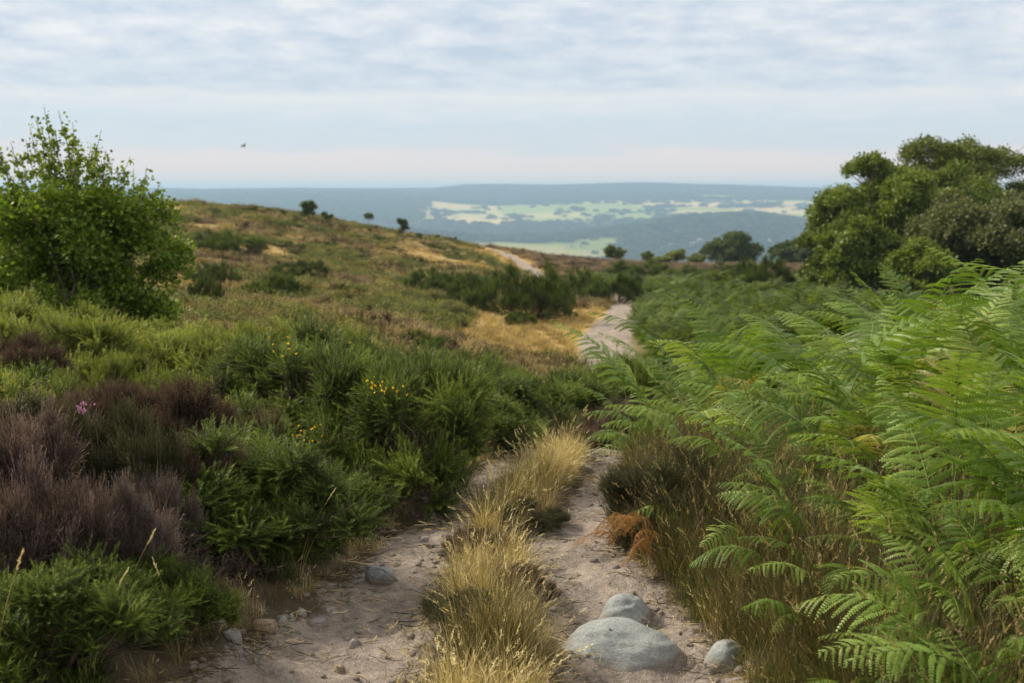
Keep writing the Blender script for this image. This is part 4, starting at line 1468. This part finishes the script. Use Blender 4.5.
def grasses():
    g = rng_(15)
    tm = [build_mesh('tuft', [grass_template(rng_(400 + s), 64, .10, .36, .07, .0011, .8, 5, .05)], [M_straw]) for s in range(5)]
    ts = [build_mesh('tuft', [grass_template(rng_(420 + s), 50, .06, .16, .06, .0013, 1.1, 0)], [M_straw]) for s in range(3)]
    bg = [build_mesh('tuft', [grass_template(rng_(440 + s), 64, .15, .50, .08, .0012, .8, 2, .05)], [M_bgrass]) for s in range(5)]
    gg = [build_mesh('tuft', [grass_template(rng_(460 + s), 60, .08, .28, .07, .0016, 1.0, 2, .05)], [M_ggrass]) for s in range(3)]
    # golden strip between the tracks
    n = 5200
    y = g.uniform(2.6, 9.0, n)
    x = g.uniform(-.9, 1.2, n)
    dl, dr = polydist(x, y, TR_L), polydist(x, y, TR_R)
    between = (x > np.interp(y, [p[1] for p in TR_L], [p[0] for p in TR_L])) & (x < path_x(y))
    inset = np.minimum(dl, dr)
    k = between & (inset > np.where((dl < dr) & (y < 4.8), -.09, .015) + .07 * g.random(n)) & (g.random(n) < .62 + .5 * (fbm(x * 4, y * 4, 3, 83) - .5))
    x, y, inset = x[k], y[k], inset[k]
    hgt = np.clip(.32 + inset * 3.0, .32, .86) * g.uniform(.65, 1.15, len(x))
    hm = np.ones(len(x), bool)
    for hx, hy in HEATH_IN_STRIP:
        hm &= (x - hx) ** 2 + ((y - hy) * .8) ** 2 > .12 ** 2
    hgt = np.where(hm, hgt, hgt * .45)
    small = (inset < .06)
    idx = np.where(small, g.integers(5, 8, len(x)), g.integers(0, 5, len(x)))
    pb = fbm(x * 3.2 + 3, y * 2.2, 3, 87) + .12 * (g.random(len(x)) - .5)
    idx = np.where((pb > .65) & ~small, g.integers(8, 13, len(x)), idx)
    scatter('golden_grass', tm + ts + bg, np.stack([x, y, ground(x, y) - .01], 1), hgt, idx, 'golden dry grass strip with seed heads growing between the two tracks', cat='grass', seed=1,
            rot=np.stack([g.normal(0, .26, len(x)), g.normal(0, .26, len(x)), g.uniform(0, 6.28, len(x))], 1))
    # beyond the far end of the strip and along both track edges
    n = 9000
    y = g.uniform(2.4, 12, n)
    x = g.uniform(-2.2, 2.2, n)
    dl, dr = polydist(x, y, TR_L), polydist(x, y, TR_R)
    d = np.minimum(dl, dr)
    between = (x > np.interp(y, [p[1] for p in TR_L], [p[0] for p in TR_L])) & (x < path_x(y)) & (y < 9)
    left = x < np.interp(y, [p[1] for p in TR_L], [p[0] for p in TR_L])
    k = (~between) & (d > .015) & (d < np.where(left, .13, .20)) & (g.random(n) < np.where(left, .85, .8))
    xe, ye, de, lf = x[k], y[k], d[k], left[k]
    sc = np.where(lf, .5, .62) * g.uniform(.6, 1.2, len(xe)) * np.clip(.5 + de * 4, .5, 1)
    ide = np.where(g.random(len(xe)) < .3, g.integers(5, 8, len(xe)), np.where(g.random(len(xe)) < .5, g.integers(0, 5, len(xe)), g.integers(8, 13, len(xe))))
    scatter('verge_grass', tm + ts + bg, np.stack([xe, ye, ground(xe, ye) - .01], 1), sc, ide, 'thin dry grass along the outer edges of the tracks', cat='grass', seed=2)
    # dark rough grass on the right bank, under the bracken
    n = 5200
    y = g.uniform(2.6, 6.6, n)
    x = g.uniform(.4, 2.6, n)
    d = polydist(x, y, TR_R)
    k = (x > path_x(y)) & (d > .07)
    x, y, d = x[k], y[k], d[k]
    k = g.random(len(x)) < np.where(d < .6, .62, .25)
    x, y, d = x[k], y[k], d[k]
    sc = np.clip(.55 + d * 1.2, .5, 1.05) * g.uniform(.7, 1.15, len(x))
    idx = np.where(g.random(len(x)) < .82, g.integers(0, 5, len(x)), g.integers(5, 8, len(x)))
    rot = np.stack([g.normal(0, .12, len(x)), -.22 + g.normal(0, .15, len(x)), g.uniform(0, 6.28, len(x))], 1)
    scatter('bank_grass', bg + gg, np.stack([x, y, ground(x, y) - .01], 1), sc, idx, 'rough olive and straw grass on the bank below the bracken', cat='grass', seed=3)
    # undergrowth of the left bank: young gorse and heather filling the gaps
    n = 2300
    y = 2.4 + 10 * g.random(n) ** 1.2
    x = g.uniform(-6, .1, n)
    dl = polydist(x, y, TR_L)
    k = (x < np.interp(y, [p[1] for p in TR_L], [p[0] for p in TR_L])) & (dl > .17) & (np.abs(x) / y < .56)
    x, y, dl = x[k], y[k], dl[k]
    tg = shoot_template(26, .15, .02, .9, 1)
    kinds = [bush_meshes(900 + q, .24, .24, .26, 170, m_, (.09, .18), up=.9, tmpl=[tt_], k=5, stems=False, spray=24)[0] for q, (m_, tt_) in enumerate(
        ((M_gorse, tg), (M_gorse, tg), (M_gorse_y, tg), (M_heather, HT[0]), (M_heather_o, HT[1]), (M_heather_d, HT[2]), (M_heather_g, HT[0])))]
    hz = (x < -.95 - .02 * y + .5 * (fbm(x * 1.5, y * 1.5, 2, 81) - .5)) & (y > 3.4) & (y < 6.2)
    yz = (y > 7.2) & (x < -1.2)
    r_ = g.random(n)[:len(x)]
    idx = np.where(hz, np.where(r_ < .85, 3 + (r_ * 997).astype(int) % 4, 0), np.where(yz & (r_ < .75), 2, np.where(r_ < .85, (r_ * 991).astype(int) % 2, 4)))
    sc = g.uniform(.5, 1.0, len(x)) * np.clip(.35 + dl * 1.2, .45, 1.0)
    scatter('bank_undergrowth', kinds, np.stack([x, y, ground(x, y) - .02], 1), sc, idx, 'young gorse and heather filling the gaps of the left bank', cat='undergrowth', seed=4)
    k = g.random(len(x)) < .22
    scatter('bank_wild_grass', gg + bg, np.stack([x[k], y[k], ground(x[k], y[k]) - .01], 1), g.uniform(.4, .8, k.sum()), np.where(g.random(k.sum()) < .6, g.integers(0, 3, k.sum()), g.integers(3, 8, k.sum())),
            'thin grass growing up through the left bank', cat='grass', seed=14)
    return gg


grasses()

def litter():
    g = rng_(19)
    mes = []
    for q in range(4):
        pc = []
        for k in range(7):
            a = g.uniform(0, 3.14); L = g.uniform(.02, .09); t = np.linspace(-.5, .5, 4)[:, None]
            dv = np.array([math.cos(a), math.sin(a), 0]); sv = np.array([-dv[1], dv[0], 0])
            pts = np.array([g.normal(0, .05), g.normal(0, .05), .004]) + dv * L * t + sv * (L * g.normal(0, .25)) * t ** 2 + np.array([0, 0, .01]) * g.random((4, 1))
            pc.append(tube(pts, g.uniform(.0006, .0016), 4, g.uniform(0, .8)))
        mes.append(build_mesh('litter', [merge(pc)], [M_bgrass if q % 2 else M_straw]))
    n = 5000
    y = 2.5 + 5 * g.random(n) ** 1.3
    x = g.uniform(-1.4, 1.2, n)
    d = np.minimum(polydist(x, y, TR_L), polydist(x, y, TR_R))
    k = (d < .06) & (g.random(n) < .06 + .75 * np.exp(-((d - .02) / .07) ** 2))
    x, y = x[k], y[k]
    scatter('path_litter', mes, np.stack([x, y, ground(x, y) + .002], 1), g.uniform(.6, 1.3, len(x)), g.integers(0, 4, len(x)), 'dry grass bits and twigs lying along both tracks', cat='litter',
            rot=np.stack([0 * x, 0 * x, g.uniform(0, 6.28, len(x))], 1))


litter()

# tall single grass stems in the bottom left corner
def stem_meshes(seed, h, lean):
    g = rng_(seed)
    t = np.linspace(0, 1, 10)[:, None]
    pts = np.concatenate([lean * h * t ** 2, .05 * h * t ** 2, h * t], 1)
    st = tube(pts, np.linspace(.0016, .0008, 10), 5, .5)
    blades = []
    V, Fc, T = [], [], []
    dirn = pts[-1] - pts[-2]; dirn /= np.linalg.norm(dirn)
    n = 46
    tt = np.linspace(0, 1, n)
    P = pts[-1] + dirn * (tt * .06 - .01)[:, None]
    d = dirn + g.normal(0, .22, (n, 3))
    hd = replicate(leaf_template(1, .30), frames(d, g.uniform(0, 6, n)), P, g.uniform(.009, .014, n) * (1 - .5 * np.abs(tt - .4)), g.normal(.35, .1, n))
    bl = grass_template(g, 7, .12, .3, .015, .0016, .8)
    return build_mesh('stalk', [st, bl], [M_straw]), build_mesh('seed_head', [hd], [M_straw])


for i, (px, py, Y, lean, lab) in enumerate((
        (14, 570, 2.95, .18, 'tall pale grass stem at the far left bottom edge'), 
        (118, 585, 3.2, .30, 'grass stem with two pale seed heads standing in the corner gorse'), (146, 545, 3.5, .28, 'tallest straw seed head in front of the overhanging gorse'),
        (157, 575, 3.45, -.2, 'short grass stem leaning left beside the tallest straw seed head'), (328, 500, 4.55, .35, 'pale grass head against the dark overhanging gorse'),)):
    q = at(px, py, Y)
    z = gz(q[0], Y)
    h = max(q[2] - z, .25)
    s_, hd_ = stem_meshes(500 + i, h, lean)
    o = empty('grass_stem', (q[0] - lean * h, Y, z), 0)
    tag(o, lab, 'grass stem', 'tall grass stems at bottom left')
    mesh_obj('stalk', s_, o)
    mesh_obj('seed_head', hd_, o)


# ------------------------------------------------------------------ bracken stand
def bracken():
    g = rng_(33)
    kinds = []
    for s, (sti, bl, t0, t1, dr, wd) in enumerate((
            (.62, .66, .10, 1.55, .45, .42), (.72, .72, .06, 1.30, .35, .44), (.50, .62, .15, 1.85, .55, .42), (.78, .60, .05, .95, .25, .46),
            (.66, .70, .12, 1.70, .50, .40), (.58, .56, .10, 1.15, .30, .48), (.80, .70, .04, 1.45, .40, .42), (.40, .55, .2, 1.75, .5, .44),
            (.20, .60, .55, 1.85, .5, .42), (.28, .64, .40, 1.65, .55, .40), (.24, .52, .30, 1.95, .6, .46), (.62, .58, -.1, 1.2, .5, .44), (.55, .50, .2, 2.2, .6, .42))):
        stk, bld = frond_geometry(600 + s, sti, bl, t0, t1, 15, 20, dr, wd)
        kinds.append((smooth(build_mesh('stalk', [stk], [M_fstalk])), build_mesh('blade', [bld], [M_fern])))
    for s in (1, 4):
        m_ = kinds[s][1].copy()
        m_.materials[0] = M_fern_y
        kinds.append((kinds[s][0], m_))
    cnt = 0

    def put(x, y, k, rz, sc, label, group, tilt=0, roll=0):
        o = empty('bracken_frond', (x, y, gz(x, y) - .02), rz, sc)
        if tilt:
            o.rotation_euler = (roll, tilt, rz)
        tag(o, label, 'bracken', group)
        mesh_obj('stalk', kinds[k][0], o)
        mesh_obj('blade', kinds[k][1], o)

    BG = 'bracken fronds of the stand right of the path'
    # fronds one can point at: along the front and the top edge of the stand
    sp = [(1.85, 2.75, 7, R(183), 0.89, 'lowest frond at bottom right, lying level with its leaflets hanging like a comb'),
          (1.95, 3.0, 2, R(178), 0.85, 'level frond just above the lowest one at the bottom right corner'),
          (1.62, 3.15, 4, R(205), 0.74, 'drooping frond pointing down left into the grass, above the two lowest'),
          (1.78, 3.45, 2, R(188), 0.89, 'large arched frond with its hump under the middle of the stand'),
          (1.25, 3.3, 7, R(200), 0.58, 'small pale frond low in the grass at the foot of the stand'),
          (1.42, 3.75, 0, R(195), 0.74, 'frond hanging over the dark grass in the middle front of the stand'),
          (1.55, 3.9, 3, R(250), 0.81, 'upright broad frond facing the viewer in the middle of the stand'),
          (1.85, 3.9, 3, R(265), 0.89, 'upright broad frond near the right edge facing the viewer'),
          (1.12, 4.3, 5, R(190), 0.70, 'frond reaching left over the deep shade'),
          (1.05, 4.9, 0, R(185), 0.74, 'frond over the dark olive heather of the right track'),
          (.92, 5.5, 4, R(190), 0.65, 'frond arching out toward the right track above the orange dead bracken'),
          (.78, 6.2, 2, R(185), 0.62, 'low frond beside the narrow end of the right track'),
          (.72, 6.9, 0, R(178), 0.58, 'leftmost frond, reaching over the golden grass'),
          (.86, 7.3, 3, R(170), 0.65, 'upright frond at the left end of the stand, tip against the dip'),
          (1.02, 7.6, 1, R(200), 0.77, 'tall frond at the left end of the stand, against the green moor'),
          (1.5, 7.4, 3, R(150), 0.77, 'frond tip standing above the stand in front of the green carpet'),
          (2.1, 6.6, 6, R(160), .82, 'curled frond tip rising before the foot of the oak trees'),
          (2.3, 5.8, 3, R(30), .80, 'bent frond tip on the skyline of the stand, below the sallow'),
          (2.45, 5.4, 6, R(190), .80, 'highest frond at the right edge, below the tall tree')]
    sp += [(.80, 6.0, 5, R(200), 0.85, 'frond leaning over the narrow end of the right track, above the small olive heather'),
           (.70, 6.5, 1, R(165), 0.79, 'pale frond standing at the far left corner of the stand over the golden grass'),
           (.98, 6.4, 6, R(185), 0.85, 'long frond arching left high over the narrow end of the right track')]
    for (x, y, k, rz, sc, lab) in sp:
        put(x, y, k, rz, sc, lab, BG)
    lab = 'green bracken frond packed in the thick of the stand right of the path'
    n = 0
    tries = 0
    pts = []
    while n < 278 and tries < 20000:
        tries += 1
        y = g.uniform(2.7, 9.5)
        # front edge of the stand
        xl = np.interp(y, [2.7, 3.3, 4.2, 5.5, 6.5, 7.5, 9.5], [.98, .96, .96, .80, .72, .80, 1.1])
        xr = .47 * y + .75
        x = xl + (xr - xl) * g.random()
        if any((x - a) ** 2 + (y - b) ** 2 < .115 ** 2 for a, b in pts):
            continue
        pts.append((x, y))
        edge = math.exp(-(x - xl) / .35)
        rz = R(195) + g.normal(0, .55 + 1.5 * (1 - edge))
        tall = np.interp(x - xl, [0, .25, .6, 1.1, 1.6], [.56, .62, .74, .90, .93]) * np.interp(y, [3, 4.6, 6, 8], [.96, .92, .97, 1.0])
        k = int(g.choice([0, 1, 2, 3, 4, 5, 6, 11, 12])) if x - xl > .5 else int(g.choice([8, 9, 10, 8, 9, 7, 2, 12])) if x - xl < .3 else int(g.choice([7, 2, 5, 9, 12, 10, 0]))
        if g.random() < .06 and x - xl > .35:
            put(x, y, 13 + int(g.integers(0, 2)), rz, tall * g.uniform(.7, 1.0), 'yellowing bracken frond among the green ones of the stand', BG, g.normal(0, .14), g.normal(0, .16))
            n += 1
            continue
        put(x, y, k, rz, tall * g.uniform(.8, 1.2), lab, BG, g.normal(0, .14), g.normal(0, .16))
        n += 1
    # the leafy depth of the stand below and behind the fronds that show
    y = g.uniform(2.6, 9.5, 420)
    xl = np.interp(y, [2.7, 3.3, 4.2, 5.5, 6.5, 7.5, 9.5], [.98, .96, .96, .84, .80, .84, 1.1]) + .12
    x = xl + (.47 * y + .9 - xl) * g.random(420)
    sc = g.uniform(.42, .66, 420) * np.clip(.8 + .3 * (x - xl), .8, 1.15)
    both = []
    for k in (1, 4, 7, 8, 9, 10, 12):
        stk, bld = frond_geometry(650 + k, *((.62, .66, .10, 1.55), (.5, .62, .15, 1.8), (.3, .55, .3, 1.7))[k % 3], 14, 18, .45, .43)
        both.append(build_mesh('bracken', [stk + (1,), bld + (0,)], [M_fern, M_fstalk]))
    scatter('bracken_undergrowth', both, np.stack([x, y, ground(x, y) - .02], 1), sc, g.integers(0, 7, 420), 'lower bracken filling the depth of the stand', cat='bracken',
            rot=np.stack([g.normal(0, .2, 420), g.normal(0, .2, 420), R(195) + g.normal(0, 1.3, 420)], 1), seed=77)
    # dead orange bracken collapsed at the track edge
    pcs, stp = [], []
    for i in range(10):
        stk, bld = frond_geometry(700 + i, g.uniform(.10, .28), g.uniform(.22, .36), g.uniform(.1, .7), g.uniform(2.2, 3.0), 13, 16, 1.6, g.uniform(.15, .24))
        a = R(190) + g.normal(0, .9)
        c, s = math.cos(a), math.sin(a)
        Rm = np.array([[c, -s, 0], [s, c, 0], [0, 0, 1.]])
        off = np.array([np.clip(g.normal(.04, .05), -.05, .1), np.clip(g.normal(.05, .14), -.2, .3), g.normal(0, .03)])
        lim = .004 + .03 * g.random()
        for src, dst in ((stk, stp), (bld, pcs)):
            V = src[0] @ Rm.T + off
            V = V + .02 * np.stack([np.sin(V[:, 2] * 31 + i), np.cos(V[:, 0] * 37 + i), np.sin(V[:, 1] * 29)], 1)
            V[:, 2] = np.maximum(V[:, 2], lim)
            dst.append((V, src[1], src[2]))
    x, y = .58, 4.75
    o = empty('dead_bracken', (x, y, gz(x, y)))
    o.scale = (.8, .8, .8)
    tag(o, 'withered orange bracken fallen onto the edge of the right track', 'bracken')
    mesh_obj('stalk', build_mesh('stalk', [merge(stp)], [M_fdead]), o)
    mesh_obj('blade', build_mesh('blade', [merge(pcs)], [M_fdead]), o)


bracken()


# ------------------------------------------------------------------ the moor
def moor():
    g = rng_(44)
    hl = []
    for s, mt_ in enumerate((M_moor_b, M_moor_p, M_moor_o, M_moor_s)):
        hl.append(bush_meshes(800 + s, .5, .5, .30, 190, mt_, (.12, .26), up=.9, tmpl=[shoot_template(12, .12, .03, 1.0, s)], k=6, stems=False, spray=14)[0])
    bl = [bush_meshes(820 + s, .5, .5, .30, 190, M_bilb, (.12, .24), up=.9, tmpl=[shoot_template(12, .2, .045, .8, s)], k=6, stems=False, spray=14)[0] for s in range(2)]
    ts = [build_mesh('tussock', [grass_template(rng_(840 + s), 60, .15, .42, .16, .006, 1.0)], [M_tuss]) for s in range(3)]
    fl = []
    for s in range(4):
        gg = rng_(860 + s)
        pc = []
        for k in range(7):
            V, Fc, T = frond_lod(870 + s * 9 + k, gg.uniform(.25, .5), gg.uniform(.5, .75), gg.uniform(.2, .5), gg.uniform(1.2, 2.0))
            a = k * .9 + gg.normal(0, .4); c, s_ = math.cos(a), math.sin(a)
            V = V @ np.array([[c, -s_, 0], [s_, c, 0], [0, 0, 1.]]).T + np.array([gg.normal(0, .2), gg.normal(0, .2), 0])
            pc.append((V, Fc, T))
        fl.append(build_mesh('bracken', pc, [M_fern_far]))
    for s in range(3):     # low rounded scrub among the bracken
        fl.append(bush_meshes(880 + s, .55, .55, .55, 420, M_gorse_far, (.10, .2), up=.4, tmpl=[shoot_template(16, .16, .03, .9, s)], k=10, stems=False, spray=16)[0])
    # sample the moor evenly in view: more points near, fewer far
    n = 90000
    a = g.uniform(-.62, .62, n)
    y = 11 * (140 / 11) ** g.random(n)
    x = y * np.tan(a)
    st, br, gr, left, right, d, nz, nz2 = cover(x, y)
    ok = (d > .12 + .2 * g.random(n)) & (np.hypot(x, y) < 150)
    z = ground(x, y) - .04
    P = np.stack([x, y, z], 1)
    u = g.random(n)
    sz = np.interp(y, [11, 30, 140], [.55, .8, 2.0])
    patch = fbm(x * .3 + 5, y * .3, 4, 71)
    isst = ok & (u < st * .55 + (1 - br) * left * (.06 + .4 * sstep(.5, .68, fbm(x * .5, y * .25, 3, 73))))
    isbr = ok & ~isst & (u < br * .75 + .0) & (right > .5)
    isbil = ok & ~isst & ~isbr & (left > .5) & (patch > .50) & (u < .7) & (st < .4)
    ridge = (right > .5) & (y > 74) & (gr < .3)
    ishe = ok & ~isst & ~isbr & ~isbil & (((left > .5) & (st < .5)) | ridge) & (u < .75)
    isgr = ok & (gr > .4) & ~isbr & ~isst
    k = np.where(ishe)[0]
    kind = np.where(ridge[k], np.where(g.random(len(k)) < .75, 1, 0), np.where(patch[k] < .42, g.choice([0, 1, 3, 3], len(k)), g.choice([0, 2, 2, 3], len(k))))
    s3 = sz[k] * g.uniform(.7, 1.35, len(k))
    scatter('moor_heather', hl, P[k], np.stack([s3, s3, s3 * np.interp(y[k], [11, 40, 140], [1, .9, .45])], 1), kind, 'low brown and purple heather covering the hillside and the far ridge', cat='heather', seed=5)
    k = np.where(isbil)[0]
    s3 = sz[k] * g.uniform(.6, 1.2, len(k))
    scatter('moor_bilberry', bl, P[k], np.stack([s3, s3, s3 * np.interp(y[k], [11, 40, 140], [1, .8, .4])], 1), g.integers(0, 2, len(k)), 'olive green low bilberry patches on the hillside', cat='undergrowth', seed=6)
    k = np.where(isst)[0]
    s3 = sz[k] * g.uniform(.6, 1.2, len(k))
    scatter('moor_grass', ts, P[k], np.stack([s3, s3, s3 * np.interp(y[k], [11, 40, 140], [.9, .7, .4])], 1), g.integers(0, 3, len(k)), 'straw coloured grass on the slopes beside the far path', cat='grass', seed=7)
    k = np.where(isbr)[0]
    s3 = np.interp(y[k], [11, 40, 140], [.75, 1.0, 1.5]) * g.uniform(.7, 1.2, len(k)) * (.35 + 1.3 * fbm(x[k] * .45, y[k] * .3, 3, 75))
    scatter('bracken_carpet', fl, P[k], np.stack([s3, s3, s3 * np.interp(y[k], [11, 80], [.95, .6])], 1), np.where(fbm(x[k] * .28 + 9, y[k] * .2, 3, 79) + .10 * (g.random(len(k)) - .5) > np.interp(y[k], [14, 24, 40], [.62, .50, .44]), g.integers(4, 7, len(k)), g.integers(0, 4, len(k))), 'green bracken and low scrub carpet right of the path in the middle distance', cat='bracken', seed=8)


moor()

# ------------------------------------------------------------------ bird
def bird():
    q = at(244, 146, 60)
    g = rng_(2)
    t = np.linspace(-1, 1, 9)
    body = tube(np.stack([t * .11, 0 * t, 0 * t], 1), .032 * np.sqrt(np.maximum(1 - t ** 2, .02)), 8)
    W_ = []
    for s in (-1, 1):
        V = np.array([[.05, 0, .012], [-.05, 0, .012], [.02, s * .10, .05], [-.05, s * .09, .045], [-.03, s * .23, .02], [-.07, s * .22, .018]])
        V = np.concatenate([V, V - np.array([0, 0, .006])])
        Fc = np.array([[0, 1, 3, 2], [2, 3, 5, 4], [8, 9, 7, 6], [10, 11, 9, 8], [0, 2, 8, 6], [2, 4, 10, 8], [1, 7, 9, 3], [3, 9, 11, 5], [4, 5, 11, 10]])
        W_.append((V, Fc, np.zeros(12)))
    tail = np.array([[-.09, -.012, 0], [-.09, .012, 0], [-.19, .03, 0], [-.19, -.03, 0], [-.09, -.012, -.006], [-.09, .012, -.006], [-.19, .03, -.006], [-.19, -.03, -.006]])
    tf = np.array([[0, 1, 2, 3], [7, 6, 5, 4], [0, 3, 7, 4], [1, 5, 6, 2], [2, 6, 7, 3]])
    o = mesh_obj('bird', build_mesh('bird', [body, W_[0], W_[1], (tail, tf, np.zeros(8))], [M_bird]), None, q)
    o.rotation_euler = (R(35), R(25), R(-10))
    tag(o, 'small dark bird flying in the sky above the left hill', 'bird')


bird()

# ------------------------------------------------------------------ render settings
scene.render.engine = 'CYCLES'
c_ = scene.cycles
c_.use_denoising = True
c_.use_adaptive_sampling = True
c_.adaptive_threshold = .015
c_.max_bounces = 6
c_.diffuse_bounces = 3
c_.glossy_bounces = 2
c_.transmission_bounces = 3
c_.volume_bounces = 0
c_.transparent_max_bounces = 4
c_.sample_clamp_indirect = 4
vs = scene.view_settings
vs.view_transform = 'Standard'
vs.look = 'None'
vs.exposure = 0.42
vs.gamma = 1.0
